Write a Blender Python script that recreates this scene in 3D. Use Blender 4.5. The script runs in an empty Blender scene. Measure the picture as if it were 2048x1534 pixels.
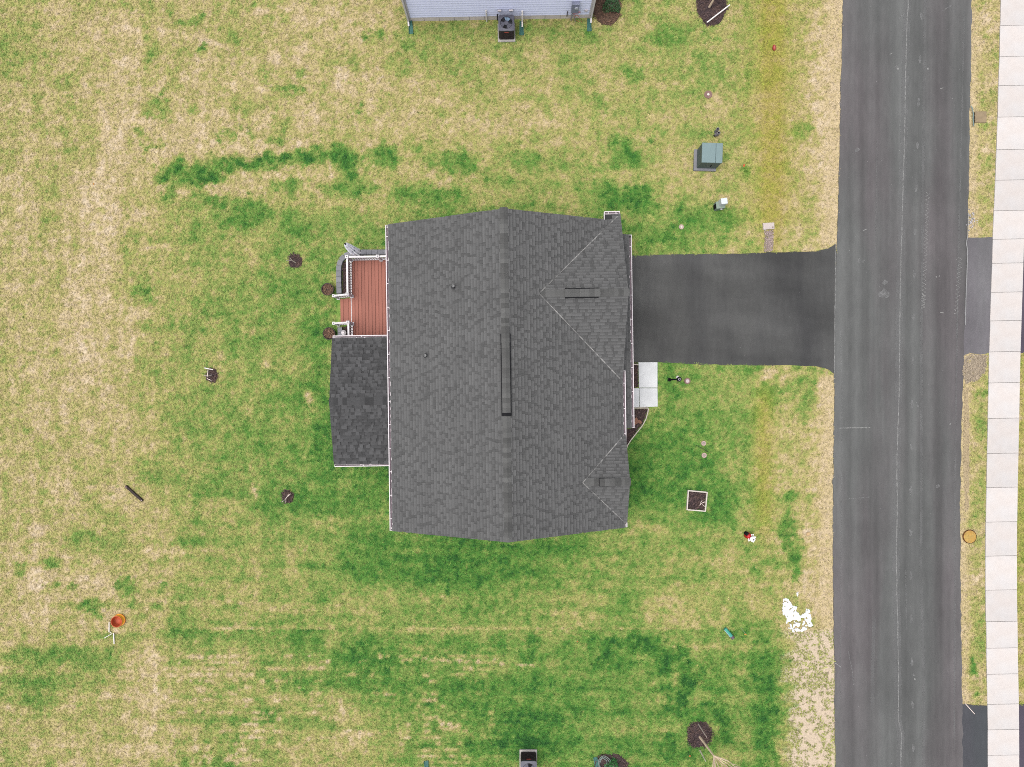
import bpy, math, random
import numpy as np
from mathutils import Vector, Matrix

random.seed(7)
RNG = np.random.default_rng(11)
scene = bpy.context.scene
col = scene.collection

# ------------------------------------------------------------------ camera, sky, sun, exposure
H = 34.3                       # drone height above the lawn, metres
LENS = 25.0
F = LENS / 36.0 * 2048.0       # focal length in pixels of the 2048 px wide photograph
cam_d = bpy.data.cameras.new('camera'); cam = bpy.data.objects.new('camera', cam_d); col.objects.link(cam)
cam.location = (0, 0, H); cam.rotation_euler = (0, 0, 0)
cam_d.lens = LENS; cam_d.sensor_width = 36.0; cam_d.sensor_fit = 'HORIZONTAL'
cam_d.clip_start = 0.5; cam_d.clip_end = 2000
scene.camera = cam

SUN_EL, SUN_AZ = math.radians(76), math.radians(255)      # azimuth clockwise from +Y (north, up in the picture)
world = bpy.data.worlds.new('World'); scene.world = world; world.use_nodes = True
wn = world.node_tree.nodes; wl = world.node_tree.links; wn.clear()
sky = wn.new('ShaderNodeTexSky'); sky.sky_type = 'NISHITA'; sky.sun_disc = False
sky.sun_elevation = SUN_EL; sky.sun_rotation = SUN_AZ; sky.air_density = 1.0; sky.dust_density = 4.0; sky.ozone_density = 1.0
hs = wn.new('ShaderNodeHueSaturation'); hs.inputs['Saturation'].default_value = 0.28
bg = wn.new('ShaderNodeBackground'); bg.inputs['Strength'].default_value = 0.15
wo = wn.new('ShaderNodeOutputWorld')
wl.new(sky.outputs[0], hs.inputs['Color']); wl.new(hs.outputs[0], bg.inputs['Color']); wl.new(bg.outputs[0], wo.inputs['Surface'])
sd = bpy.data.lights.new('sun', 'SUN'); sd.energy = 1.5; sd.angle = math.radians(45); sd.color = (1.0, 0.965, 0.91)
so = bpy.data.objects.new('sun', sd); col.objects.link(so)
sdir = Vector((math.sin(SUN_AZ) * math.cos(SUN_EL), math.cos(SUN_AZ) * math.cos(SUN_EL), math.sin(SUN_EL)))
so.rotation_euler = sdir.to_track_quat('Z', 'Y').to_euler(); so.location = sdir * 60
vs = scene.view_settings
vs.view_transform = 'Standard'; vs.look = 'None'; vs.gamma = 1.0; vs.exposure = 1.12; vs.use_curve_mapping = False
scene.render.engine = 'CYCLES'
scene.cycles.use_denoising = False
scene.cycles.max_bounces = 5
scene.cycles.pixel_filter_type = 'BLACKMAN_HARRIS'; scene.cycles.filter_width = 1.0

# ------------------------------------------------------------------ helpers
def P(px, py, z=0.0):
    """where the photograph's pixel (2048 x 1534) meets the height z"""
    return Vector(((px - 1024) * (H - z) / F, (767 - py) * (H - z) / F, z))
def P2(px, py, z=0.0):
    p = P(px, py, z); return (p.x, p.y)
def lin(c):
    return tuple(((v / 255) / 12.92 if v / 255 <= 0.04045 else ((v / 255 + 0.055) / 1.055) ** 2.4) for v in c)
KEXP = 2.72                    # how much brighter than its albedo a level sunlit sheet shows
def alb(r, g, b):
    return tuple(v / KEXP for v in lin((r, g, b)))

def nodes_of(m):
    m.use_nodes = True
    return m.node_tree.nodes, m.node_tree.links

MATS = {}
def mat(name, c, rough=0.8, var=0.12, scale=5.0, bump=0.0, bscale=60.0, metallic=0.0, spec=0.3, island=0.0, objrand=0.0, fine=0.0, fscale=120.0, c2=None, stretch=None, tone=False):
    if name in MATS: return MATS[name]
    m = bpy.data.materials.new(name); N, Lk = nodes_of(m)
    b = N['Principled BSDF']; b.inputs['Roughness'].default_value = rough; b.inputs['Metallic'].default_value = metallic
    b.inputs['Specular IOR Level'].default_value = spec
    tc = N.new('ShaderNodeTexCoord')
    src = tc.outputs['Object']
    if stretch:
        mp = N.new('ShaderNodeMapping'); mp.inputs['Scale'].default_value = stretch; Lk.new(src, mp.inputs[0]); src = mp.outputs[0]
    nz = N.new('ShaderNodeTexNoise'); nz.inputs['Scale'].default_value = scale; nz.inputs['Detail'].default_value = 5
    Lk.new(src, nz.inputs['Vector'])
    mr = N.new('ShaderNodeMapRange'); mr.inputs['From Min'].default_value = 0.25; mr.inputs['From Max'].default_value = 0.75
    mr.inputs['To Min'].default_value = 1 - var; mr.inputs['To Max'].default_value = 1 + var
    Lk.new(nz.outputs['Fac'], mr.inputs['Value'])
    cur = mr.outputs[0]
    def times(a_out, lo, hi, val_out):
        r = N.new('ShaderNodeMapRange'); r.inputs['To Min'].default_value = lo; r.inputs['To Max'].default_value = hi
        Lk.new(val_out, r.inputs['Value'])
        mu = N.new('ShaderNodeMath'); mu.operation = 'MULTIPLY'; Lk.new(a_out, mu.inputs[0]); Lk.new(r.outputs[0], mu.inputs[1])
        return mu.outputs[0]
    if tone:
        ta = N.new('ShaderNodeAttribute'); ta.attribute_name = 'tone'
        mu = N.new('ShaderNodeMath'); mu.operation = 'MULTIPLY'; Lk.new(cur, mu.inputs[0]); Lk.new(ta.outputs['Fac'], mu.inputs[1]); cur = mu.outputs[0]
    if island:
        g = N.new('ShaderNodeNewGeometry'); cur = times(cur, 1 - island, 1 + island, g.outputs['Random Per Island'])
    if objrand:
        oi = N.new('ShaderNodeObjectInfo'); cur = times(cur, 1 - objrand, 1 + objrand, oi.outputs['Random'])
    if fine:
        n2 = N.new('ShaderNodeTexNoise'); n2.inputs['Scale'].default_value = fscale; n2.inputs['Detail'].default_value = 2
        Lk.new(tc.outputs['Object'], n2.inputs['Vector'])
        r2 = N.new('ShaderNodeMapRange'); r2.inputs['From Min'].default_value = 0.3; r2.inputs['From Max'].default_value = 0.7
        r2.inputs['To Min'].default_value = 1 - fine; r2.inputs['To Max'].default_value = 1 + fine
        Lk.new(n2.outputs['Fac'], r2.inputs['Value'])
        mu = N.new('ShaderNodeMath'); mu.operation = 'MULTIPLY'; Lk.new(cur, mu.inputs[0]); Lk.new(r2.outputs[0], mu.inputs[1]); cur = mu.outputs[0]
    base = N.new('ShaderNodeMix'); base.data_type = 'RGBA'
    base.inputs['A'].default_value = (*c, 1); base.inputs['B'].default_value = (*(c2 or c), 1)
    n3 = N.new('ShaderNodeTexNoise'); n3.inputs['Scale'].default_value = scale * 0.6; n3.inputs['Detail'].default_value = 4
    Lk.new(src, n3.inputs['Vector'])
    r3 = N.new('ShaderNodeMapRange'); r3.inputs['From Min'].default_value = 0.4; r3.inputs['From Max'].default_value = 0.65; Lk.new(n3.outputs['Fac'], r3.inputs['Value'])
    Lk.new(r3.outputs[0], base.inputs['Factor'])
    vm = N.new('ShaderNodeVectorMath'); vm.operation = 'SCALE'
    Lk.new(base.outputs['Result'], vm.inputs[0]); Lk.new(cur, vm.inputs['Scale'])
    Lk.new(vm.outputs[0], b.inputs['Base Color'])
    if bump:
        n4 = N.new('ShaderNodeTexNoise'); n4.inputs['Scale'].default_value = bscale; n4.inputs['Detail'].default_value = 3
        Lk.new(tc.outputs['Object'], n4.inputs['Vector'])
        bp = N.new('ShaderNodeBump'); bp.inputs['Strength'].default_value = bump; bp.inputs['Distance'].default_value = 0.01
        Lk.new(n4.outputs['Fac'], bp.inputs['Height']); Lk.new(bp.outputs[0], b.inputs['Normal'])
    MATS[name] = m
    return m

class MB:
    def __init__(s): s.v = []; s.f = []
    def poly(s, pts):
        i = len(s.v); s.v += [tuple(p) for p in pts]; s.f.append(tuple(range(i, i + len(pts)))); return s
    def hexa(s, p):                # 8 corners: bottom ring 0-3, top ring 4-7
        i = len(s.v); s.v += [tuple(q) for q in p]
        s.f += [(i+3, i+2, i+1, i), (i+4, i+5, i+6, i+7)] + [(i+a, i+(a+1) % 4, i+4+(a+1) % 4, i+4+a) for a in range(4)]; return s
    def box(s, c, size, rz=0.0, taper=1.0):
        cx, cy, cz = c; hx, hy, hz = size[0]/2, size[1]/2, size[2]/2; ca, sa = math.cos(rz), math.sin(rz); pts = []
        for z, t in ((-hz, 1.0), (hz, taper)):
            for x, y in ((-hx, -hy), (hx, -hy), (hx, hy), (-hx, hy)):
                x *= t; y *= t; pts.append((cx + x*ca - y*sa, cy + x*sa + y*ca, cz + z))
        return s.hexa(pts)
    def span(s, x0, x1, y0, y1, z0, z1):
        return s.box(((x0+x1)/2, (y0+y1)/2, (z0+z1)/2), (abs(x1-x0), abs(y1-y0), abs(z1-z0)))
    def bar(s, a, b, w, h, up=(0, 0, 1)):
        a, b = Vector(a), Vector(b); d = (b - a).normalized(); up = Vector(up)
        if abs(d.dot(up)) > 0.98: up = Vector((1, 0, 0))
        sx = d.cross(up).normalized() * w/2; uz = sx.cross(d).normalized() * h/2
        return s.hexa([a-sx-uz, a+sx-uz, b+sx-uz, b-sx-uz, a-sx+uz, a+sx+uz, b+sx+uz, b-sx+uz])
    def tube(s, pts, r, n=8):
        pts = [Vector(p) for p in pts]; rr = r if isinstance(r, (list, tuple)) else [r]*len(pts); i0 = len(s.v)
        for k, p in enumerate(pts):
            d = (pts[min(k+1, len(pts)-1)] - pts[max(k-1, 0)]).normalized()
            u = d.cross(Vector((0, 0, 1)) if abs(d.z) < 0.9 else Vector((1, 0, 0))).normalized(); w = d.cross(u)
            for j in range(n):
                t = 2*math.pi*j/n; s.v.append(tuple(p + (u*math.cos(t) + w*math.sin(t))*rr[k]))
        for k in range(len(pts)-1):
            for j in range(n):
                s.f.append((i0+k*n+j, i0+k*n+(j+1) % n, i0+(k+1)*n+(j+1) % n, i0+(k+1)*n+j))
        s.f.append(tuple(i0+j for j in range(n))[::-1]); e = i0+(len(pts)-1)*n; s.f.append(tuple(e+j for j in range(n)))
        return s
    def lathe(s, prof, n=24, c=(0, 0, 0), cap=True):
        i0 = len(s.v)
        for r, z in prof:
            for j in range(n):
                t = 2*math.pi*j/n; s.v.append((c[0]+r*math.cos(t), c[1]+r*math.sin(t), c[2]+z))
        for k in range(len(prof)-1):
            for j in range(n):
                s.f.append((i0+k*n+j, i0+k*n+(j+1) % n, i0+(k+1)*n+(j+1) % n, i0+(k+1)*n+j))
        if cap:
            s.f.append(tuple(i0+j for j in range(n))[::-1]); e = i0+(len(prof)-1)*n; s.f.append(tuple(e+j for j in range(n)))
        return s
    def prism(s, poly, z0, z1):
        n = len(poly); i = len(s.v)
        s.v += [(p[0], p[1], z0) for p in poly] + [(p[0], p[1], z1) for p in poly]
        s.f.append(tuple(i+k for k in range(n))[::-1]); s.f.append(tuple(i+n+k for k in range(n)))
        for k in range(n): s.f.append((i+k, i+(k+1) % n, i+n+(k+1) % n, i+n+k))
        return s
    def mesh(s, name):
        me = bpy.data.meshes.new(name); me.from_pydata(s.v, [], s.f); me.update(); return me
    def build(s, name, m, parent=None, loc=(0, 0, 0), rz=0.0, smooth=False, bev=0.0, kind=None, fix=False):
        me = s.mesh(name); me.materials.append(m)
        if fix:
            import bmesh
            bm = bmesh.new(); bm.from_mesh(me); bmesh.ops.recalc_face_normals(bm, faces=bm.faces); bm.to_mesh(me); bm.free()
        if smooth: me.shade_smooth() if hasattr(me, 'shade_smooth') else None
        o = bpy.data.objects.new(name, me); col.objects.link(o); o.location = loc; o.rotation_euler = (0, 0, rz)
        if parent: o.parent = parent
        if bev:
            b = o.modifiers.new('bevel', 'BEVEL'); b.width = bev; b.segments = 2; b.limit_method = 'ANGLE'
        if kind: o['kind'] = kind
        return o
def inst(name, me, parent, loc=(0, 0, 0), rot=(0, 0, 0), sc=(1, 1, 1), mtx=None):
    o = bpy.data.objects.new(name, me); col.objects.link(o); o.parent = parent
    if mtx is not None: o.matrix_local = mtx
    else: o.location = loc; o.rotation_euler = rot; o.scale = sc
    return o
def empty(name, loc=(0, 0, 0), rz=0.0):
    o = bpy.data.objects.new(name, None); col.objects.link(o); o.location = loc; o.rotation_euler = (0, 0, rz); o.empty_display_size = 0.2; return o
def tag(o, label, cat, group=None, kind=None):
    o['label'] = label; o['category'] = cat
    if group: o['group'] = group
    if kind: o['kind'] = kind
    return o
def struct(o):
    o['kind'] = 'structure'; return o

# numpy value noise
TAB = RNG.random((256, 256))
def vnoise(x, y, seed=0):
    x = x + seed*17.31; y = y + seed*9.77
    xi = np.floor(x).astype(int); yi = np.floor(y).astype(int); fx = x-xi; fy = y-yi
    fx = fx*fx*(3-2*fx); fy = fy*fy*(3-2*fy)
    a = TAB[xi & 255, yi & 255]; b = TAB[(xi+1) & 255, yi & 255]; c = TAB[xi & 255, (yi+1) & 255]; d = TAB[(xi+1) & 255, (yi+1) & 255]
    return (a*(1-fx)+b*fx)*(1-fy) + (c*(1-fx)+d*fx)*fy
def fbm(x, y, s, seed=0, octv=3):
    t = 0; a = 1.0; w = 0
    for k in range(octv):
        t = t + a*vnoise(x/s, y/s, seed+k*3.1); w += a; a *= 0.55; s = s/2.03
    return t/w - 0.5
def rfbm(x, y, s, seed=0, octv=3):
    return fbm(0.83*x-0.56*y, 0.56*x+0.83*y, s, seed, octv)
def inside(x, y, poly):
    r = np.zeros(x.shape, bool); n = len(poly)
    for i in range(n):
        x0, y0 = poly[i]; x1, y1 = poly[(i+1) % n]
        if y0 == y1: continue
        c = ((y0 > y) != (y1 > y)) & (x < (x1-x0)*(y-y0)/(y1-y0)+x0); r ^= c
    return r
def sstep(a, b, x):
    t = np.clip((x-a)/(b-a), 0, 1); return t*t*(3-2*t)

# ------------------------------------------------------------------ ground polygons, in photo pixels
ROAD_L = [(1688, -500), (1686, 0), (1683, 120), (1680, 250), (1677, 380), (1675, 470), (1671, 560), (1668, 650), (1668, 745), (1669, 800), (1667, 900), (1666, 1010), (1666, 1150), (1668, 1250), (1669, 1400), (1671, 1534), (1674, 2050)]
ROAD_R = [(1948, -500), (1943, 0), (1942, 120), (1939, 220), (1938, 330), (1935, 430), (1932, 560), (1928, 660), (1925, 760), (1922, 900), (1920, 1010), (1921, 1150), (1922, 1300), (1924, 1400), (1925, 1534), (1928, 2050)]
WALK_L = [(2012, -500), (2001, 0), (1996, 180), (1990, 360), (1985, 470), (1981, 600), (1977, 720), (1974, 880), (1971, 1010), (1970, 1150), (1972, 1300), (1974, 1400), (1975, 1534), (1979, 2050)]
WALK_W = 62.5
DRIVE = [(1262, 512), (1330, 509), (1420, 508), (1520, 506), (1590, 504), (1632, 503), (1655, 497), (1672, 487), (1672, 620), (1670, 749), (1655, 738), (1632, 733), (1580, 731), (1500, 731), (1400, 728), (1320, 725), (1262, 724)]
APRON_A = [(1931, 476), (1985, 474), (1985, 590), (1977, 706), (1960, 709), (1940, 707), (1926, 712), (1928, 600)]
APRON_B = [(1922, 1408), (1976, 1411), (1980, 1900), (1924, 1900)]
YARD_A = [(2036, 478), (2300, 474), (2300, 708), (2034, 706)]
YARD_B = [(2030, 1409), (2300, 1405), (2300, 1900), (2030, 1900)]

def polyline_x(pl, y):
    return np.interp(y, [p[1] for p in pl], [p[0] for p in pl])
def jag(poly, step=9.0, amp=1.3, seed=1, skip=None):
    out = []
    n = len(poly)
    for i in range(n):
        a, b = poly[i], poly[(i+1) % n]; d = math.hypot(b[0]-a[0], b[1]-a[1]); k = max(1, int(d/step))
        nx, ny = (b[1]-a[1])/max(d, 1e-6), -(b[0]-a[0])/max(d, 1e-6)
        for j in range(k):
            t = j/k; x = a[0]+(b[0]-a[0])*t; y = a[1]+(b[1]-a[1])*t
            e = amp*2*float(fbm(np.array([x]), np.array([y]), 16.0, seed, 3)[0])*2
            out.append((x+nx*e, y+ny*e))
    return out

# ------------------------------------------------------------------ lawn colour (straw, thin and lush patches, with soft shade painted in at places)
GX = np.arange(64, 2048, 128.0); GY = np.arange(64, 1534, 128.0)
GRID = np.array([
 [0.34,0.20,0.28,0.25,0.17,0.20,0.40,0.42,0.45,0.40,0.38,0.36,0.30,0.30,0.20,0.21],
 [0.30,0.18,0.16,0.22,0.20,0.18,0.26,0.30,0.34,0.33,0.36,0.36,0.30,0.30,0.20,0.21],
 [0.22,0.20,0.18,0.12,0.16,0.24,0.28,0.30,0.34,0.40,0.35,0.35,0.28,0.30,0.20,0.21],
 [0.26,0.18,0.26,0.40,0.44,0.44,0.50,0.50,0.55,0.60,0.60,0.42,0.28,0.30,0.20,0.21],
 [0.32,0.16,0.32,0.42,0.48,0.58,0.60,0.60,0.60,0.60,0.60,0.45,0.28,0.30,0.20,0.21],
 [0.26,0.20,0.40,0.50,0.50,0.68,0.70,0.65,0.65,0.65,0.62,0.60,0.42,0.30,0.20,0.21],
 [0.24,0.20,0.40,0.55,0.60,0.76,0.75,0.70,0.70,0.72,0.66,0.58,0.34,0.30,0.25,0.26],
 [0.20,0.20,0.40,0.56,0.56,0.76,0.85,0.80,0.80,0.82,0.78,0.56,0.30,0.30,0.22,0.28],
 [0.22,0.20,0.28,0.40,0.44,0.55,0.80,0.82,0.74,0.66,0.60,0.46,0.24,0.30,0.22,0.28],
 [0.22,0.26,0.32,0.34,0.36,0.42,0.58,0.62,0.54,0.48,0.42,0.38,0.26,0.30,0.22,0.28],
 [0.42,0.40,0.28,0.36,0.42,0.52,0.64,0.64,0.72,0.68,0.54,0.62,0.50,0.30,0.26,0.28],
 [0.30,0.26,0.22,0.44,0.38,0.36,0.52,0.74,0.72,0.68,0.64,0.64,0.50,0.30,0.30,0.28],])
# (x, y, rx, ry, greenness, strength)
BLOBS = [
 (322,350,15,18,.95,.8),(355,342,24,20,.95,.85),(408,348,46,22,.98,.85),(470,324,52,17,.95,.85),(540,325,52,18,.95,.85),(620,316,52,17,.98,.9),(682,310,32,20,.98,.9),(700,340,20,20,.9,.8),
 (345,385,12,16,.85,.7),(390,382,17,17,.9,.7),(440,402,42,17,.88,.7),(500,432,42,24,.95,.75),(448,446,22,11,.9,.7),(575,370,26,18,.88,.75),(700,376,48,18,.92,.75),(575,446,18,18,.85,.6),(600,470,22,15,.85,.6),(770,312,28,22,.9,.8),(735,322,11,20,.85,.7),
 (800,385,24,14,.85,.6),(838,300,14,10,.85,.6),(905,318,58,20,.85,.75),(925,338,28,16,.9,.7),(885,388,60,20,.9,.7),(980,350,40,14,.7,.5),(1050,318,50,18,.72,.6),(1150,335,70,16,.75,.6),(1240,300,22,30,.95,.8),(1268,312,18,17,.95,.75),(1190,375,40,20,.8,.5),(1245,395,60,22,.95,.75),(1285,405,28,22,.95,.7),
 (1340,72,32,24,.82,.75),(1322,88,20,12,.75,.6),(1262,140,18,20,.75,.7),(1195,197,15,18,.7,.65),(1415,130,18,16,.75,.7),(1362,190,18,14,.7,.6),(1450,148,10,12,.75,.6),(1300,282,8,8,.9,.7),(1635,113,15,15,.9,.8),(1606,262,26,20,.85,.8),(1628,284,14,16,.8,.7),(1490,350,14,14,.8,.7),(1362,412,16,22,.9,.7),(1430,438,60,24,.92,.75),(1240,450,40,16,.95,.6),(1320,475,60,22,.88,.6),(1450,478,30,14,.8,.5),(1612,255,9,9,.9,.5),
 (375,46,22,9,.75,.7),(402,42,8,8,.85,.7),(390,60,10,8,.8,.6),(405,97,8,8,.85,.8),(470,70,14,20,.65,.6),(315,105,12,20,.6,.5),(302,112,9,12,.75,.6),(345,120,10,8,.7,.6),(325,180,8,7,.85,.7),(310,215,30,14,.68,.75),(330,205,14,8,.7,.6),(572,252,22,16,.68,.75),(548,275,20,9,.65,.7),(485,212,16,26,.62,.7),(258,6,13,10,.7,.7),(716,220,9,9,.88,.8),(764,70,8,9,.8,.7),(735,78,12,8,.75,.7),(535,138,12,5,.85,.7),(605,148,16,6,.8,.7),(575,180,26,10,.8,.7),(610,182,14,8,.8,.6),(705,130,9,6,.85,.7),(540,160,10,10,.65,.5),(310,295,16,7,.85,.7),(288,296,6,6,.9,.7),(400,285,7,7,.85,.7),(412,305,5,6,.85,.7),(450,258,7,7,.8,.6),(475,255,6,6,.8,.6),(433,272,5,5,.85,.6),(504,263,8,6,.85,.6),(555,222,6,6,.9,.7),(550,240,5,5,.9,.7),(460,270,9,7,.75,.6),(380,218,8,12,.65,.6),(275,265,8,10,.65,.6),(660,248,5,8,.7,.6),
 (460,70,30,8,.55,.3),(560,140,60,10,.5,.4),(290,155,16,12,.5,.5),(355,165,12,14,.5,.5),
 (285,590,18,14,.8,.7),(250,500,10,10,.7,.5),(430,622,26,14,.8,.6),(350,655,72,9,.72,.5),(300,742,22,16,.75,.6),(540,640,40,30,.7,.4),(585,575,45,18,.85,.7),(560,500,24,30,.8,.6),(600,455,30,25,.8,.6),(650,600,60,30,.75,.4),(640,665,40,30,.85,.6),(630,800,40,40,.85,.5),(650,905,40,60,.92,.6),(480,880,30,40,.75,.5),(380,860,60,40,.7,.4),(330,950,50,25,.75,.5),(430,985,60,14,.8,.6),(575,990,62,48,.85,.65),(700,1000,70,40,.9,.6),(720,1120,60,50,.95,.65),(755,1070,40,40,.95,.6),(430,960,30,10,.75,.5),
 (190,1050,75,45,.55,.6),(170,1090,60,26,.62,.6),(255,1170,14,20,.88,.8),(262,1190,12,22,.88,.7),(240,1167,10,7,.85,.7),(187,1216,24,18,.85,.8),(105,1172,12,10,.8,.7),(140,1178,10,10,.8,.7),(324,1176,12,10,.82,.7),(100,1125,14,12,.75,.6),(40,1140,16,14,.65,.6),(160,1130,12,9,.75,.6),(470,1215,14,14,.68,.6),(315,1216,18,8,.7,.6),(445,1120,20,10,.6,.5),(640,1205,14,14,.75,.6),(560,1240,30,14,.6,.4),(680,1245,14,10,.75,.6),(580,1180,16,14,.65,.5),
 (110,1316,90,18,.78,.7),(200,1330,50,30,.68,.6),(70,1362,72,16,.75,.7),(70,1402,58,11,.72,.7),(260,1290,40,14,.6,.5),
 (880,1120,120,50,.95,.5),(1010,1130,80,26,.95,.6),(860,1150,60,30,1.0,.5),(1050,1100,130,16,.95,.6),(930,1160,60,25,.95,.5),(1120,1110,70,14,.85,.5),(1215,1180,60,8,.8,.4),(860,1230,80,20,.62,.5),(1000,1215,120,10,.6,.4),  # dark strip below the house: soft shade painted in with the lush green
 (1250,1240,44,40,.85,.5),(1255,1215,16,30,.85,.5),(1410,1150,40,14,.75,.6),(1460,1165,20,10,.75,.5),(1510,1145,16,20,.85,.7),(1468,1148,12,12,.78,.6),(1500,1110,12,14,.78,.6),(1545,1120,12,16,.75,.6),(1578,1065,18,30,.92,.8),(1585,1110,20,30,.95,.85),(1590,1150,13,18,.95,.8),(1575,1035,14,14,.85,.7),(1574,992,22,10,.9,.8),(1620,1003,10,10,.8,.6),(1500,1255,50,24,.78,.6),(1480,1225,16,22,.7,.6),(1545,1190,10,18,.68,.5),
 (1060,1400,110,60,.85,.6),(1055,1340,14,36,.9,.6),(1060,1470,70,44,1.05,.75),(1030,1490,50,30,1.1,.6),(960,1380,90,40,.8,.5),(1120,1490,50,30,.9,.5),(830,1345,70,40,.74,.6),(740,1320,80,34,.76,.75),(700,1370,60,18,.7,.5),(860,1440,60,20,.62,.5),  # dark halo at the air conditioner: soft shadow painted as deeper green
 (1190,1275,34,22,.95,.6),(1240,1300,38,26,1.0,.7),(1300,1295,30,22,1.05,.8),(1335,1320,24,22,1.1,.85),(1362,1302,15,12,1.0,.8),(1365,1335,14,12,1.05,.8),(1320,1345,22,12,1.1,.8),(1375,1362,16,14,1.1,.8),(1398,1350,13,11,1.05,.8),(1345,1375,22,10,1.1,.8),(1340,1398,14,12,1.1,.8),(1362,1396,14,14,1.1,.8),(1415,1408,15,11,1.1,.8),(1442,1440,14,14,1.1,.85),(1455,1452,16,12,1.1,.8),(1437,1376,10,9,1.0,.7),(1452,1476,14,12,1.0,.7),(1350,1425,16,12,1.0,.6),(1345,1480,14,11,.9,.6),(1360,1510,60,22,1.05,.6),(1275,1265,16,12,1.0,.7),(1205,1300,14,14,1.05,.7),(1175,1300,10,12,1.0,.6),(1230,1275,30,12,.95,.6),(1128,1290,18,12,.9,.6),(1065,1285,16,12,.95,.7),(935,1302,10,10,.95,.8),(856,1406,7,8,1.1,.8),(1062,1310,8,8,.95,.7),(1066,1365,8,9,.95,.7),
 (1535,1380,22,110,.95,.8),(1530,1500,24,60,.9,.7),(1515,1340,14,60,.9,.6),(1560,1320,16,26,.85,.6),(1440,1290,40,40,.6,.4),(1470,1400,30,80,.6,.5),
 (1545,790,22,32,.85,.6),(1620,765,34,20,.8,.6),(1625,795,18,18,.88,.6),(1605,820,24,14,.75,.5),(1420,830,60,40,.75,.4),(1340,900,70,50,.85,.5),(1290,880,30,40,.9,.5),(1270,970,30,50,1.05,.6),(1400,950,50,30,.9,.5),(1440,1000,30,50,.92,.7),(1420,1035,40,16,.95,.6),(1330,980,40,30,.95,.5),(1350,1040,50,20,.75,.5),(1490,965,22,16,.8,.5),(1480,860,30,30,.8,.4),
 (1240,1060,14,8,.9,.6),(900,440,30,14,.8,.4),(745,480,30,22,.85,.5),(690,440,40,40,.65,.4),(640,520,24,60,.7,.4),
 (920,70,110,22,.55,.5),(820,75,16,14,.75,.6),(1180,75,18,14,.78,.6),(1000,100,60,16,.55,.5),(1040,60,20,16,.7,.4),
 (1950,10,14,14,.7,.6),(1955,190,10,10,.85,.7),(1968,245,14,12,.7,.6),(1945,390,8,7,.85,.8),(1965,785,20,12,.8,.7),(1958,840,14,18,.6,.5),(1962,1000,18,30,.6,.5),(1945,1335,11,11,1.0,.9),(1955,1385,14,8,.75,.6),(1958,1275,14,22,.65,.6),
]
STRAW = [  # tan, thin places
 (1648,200,34,260,.03,.9),(1655,430,22,60,.1,.7),(1652,900,30,140,.10,.8),(1645,1150,36,110,.08,.9),(1650,770,18,26,.08,.8),(1600,70,30,50,.2,.4),(1620,190,24,20,.1,.4),
 (262,110,26,120,.08,.5),(236,240,24,110,.06,.6),(222,350,26,110,.04,.75),(204,480,30,120,.02,.8),(186,560,26,60,.04,.7),(150,650,44,70,.09,.55),(120,760,40,70,.12,.4),(300,330,40,14,.0,.4),(430,300,130,14,.05,.5),(300,130,90,14,.05,.35),(180,100,60,40,.1,.3),(440,180,80,20,.05,.35),(540,240,140,22,.05,.3),(420,378,40,10,.05,.6),(470,380,60,12,.08,.6),(560,350,30,8,.1,.5),(640,60,60,40,.1,.25),
 (820,345,30,14,.2,.6),(870,355,40,14,.22,.5),(930,370,30,10,.25,.4),(940,250,200,18,.12,.4),(850,190,60,40,.12,.4),(1360,320,28,22,.2,.6),(1330,350,50,12,.25,.5),(1340,240,50,14,.18,.4),(1430,190,16,14,.1,.6),(1260,60,18,20,.15,.5),
 (620,795,14,12,.05,.6),(625,820,10,8,.05,.6),(500,655,16,10,.15,.6),(530,725,20,10,.2,.5),(505,985,10,20,.1,.7),(440,1010,40,14,.2,.6),(690,965,14,12,.2,.6),(510,930,16,20,.25,.4),(505,520,18,12,.15,.5),
 (120,1195,60,14,.05,.5),(230,1240,24,24,.1,.5),(160,1040,30,20,.08,.5),(60,1230,40,30,.12,.5),(200,1180,30,14,.1,.5),
 (290,1430,24,110,.1,.75),(285,1330,22,40,.12,.6),(330,1405,16,10,.12,.6),(420,1415,26,10,.08,.6),(450,1360,40,14,.15,.5),(430,1310,100,8,.15,.5),(640,1425,60,9,.12,.5),(690,1430,22,14,.1,.5),(600,1400,90,8,.2,.4),(480,1257,60,4,.1,.6),(470,1320,20,14,.12,.5),
 (1050,1262,260,6,.34,.6),(1150,1190,80,14,.36,.5),(1350,1190,60,20,.22,.5),(1320,1225,50,18,.22,.5),(1440,1130,30,16,.2,.5),(1545,1030,24,30,.3,.5),(1535,1085,14,24,.25,.5),(1250,1100,60,14,.36,.5),
 (1535,748,20,16,.0,.85),(1610,900,40,60,.18,.5),(1600,860,40,30,.16,.5),(1590,960,30,24,.2,.5),
 (1450,640,1,1,0,0),
]
STRAW_SEAMS = [  # thin light seams and scars in the sod at the foot of the picture: (x0,y0,x1,y1,half width)
 (790,1322,860,1316,3),(860,1318,940,1322,3),(940,1322,1000,1318,3),(985,1325,990,1315,4),(1000,1325,1080,1334,3),(690,1325,735,1320,2),(390,1317,480,1312,3),(340,1452,350,1480,5),(345,1470,352,1534,3),(390,1470,392,1500,4),(415,1490,420,1534,4),(440,1520,520,1520,4),(700,1465,705,1500,6),(720,1470,730,1500,6),(690,1460,740,1465,3),(660,1320,640,1325,2),(680,1400,690,1430,4),(740,1385,790,1390,3),(660,1360,664,1385,2),(590,1480,740,1470,2),(850,1430,900,1450,5),(870,1460,920,1455,4),(470,1490,475,1534,4),(500,1515,500,1530,3),(760,1310,766,1316,6),(310,1310,312,1534,2.5),(650,1290,655,1325,2),
]
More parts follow.
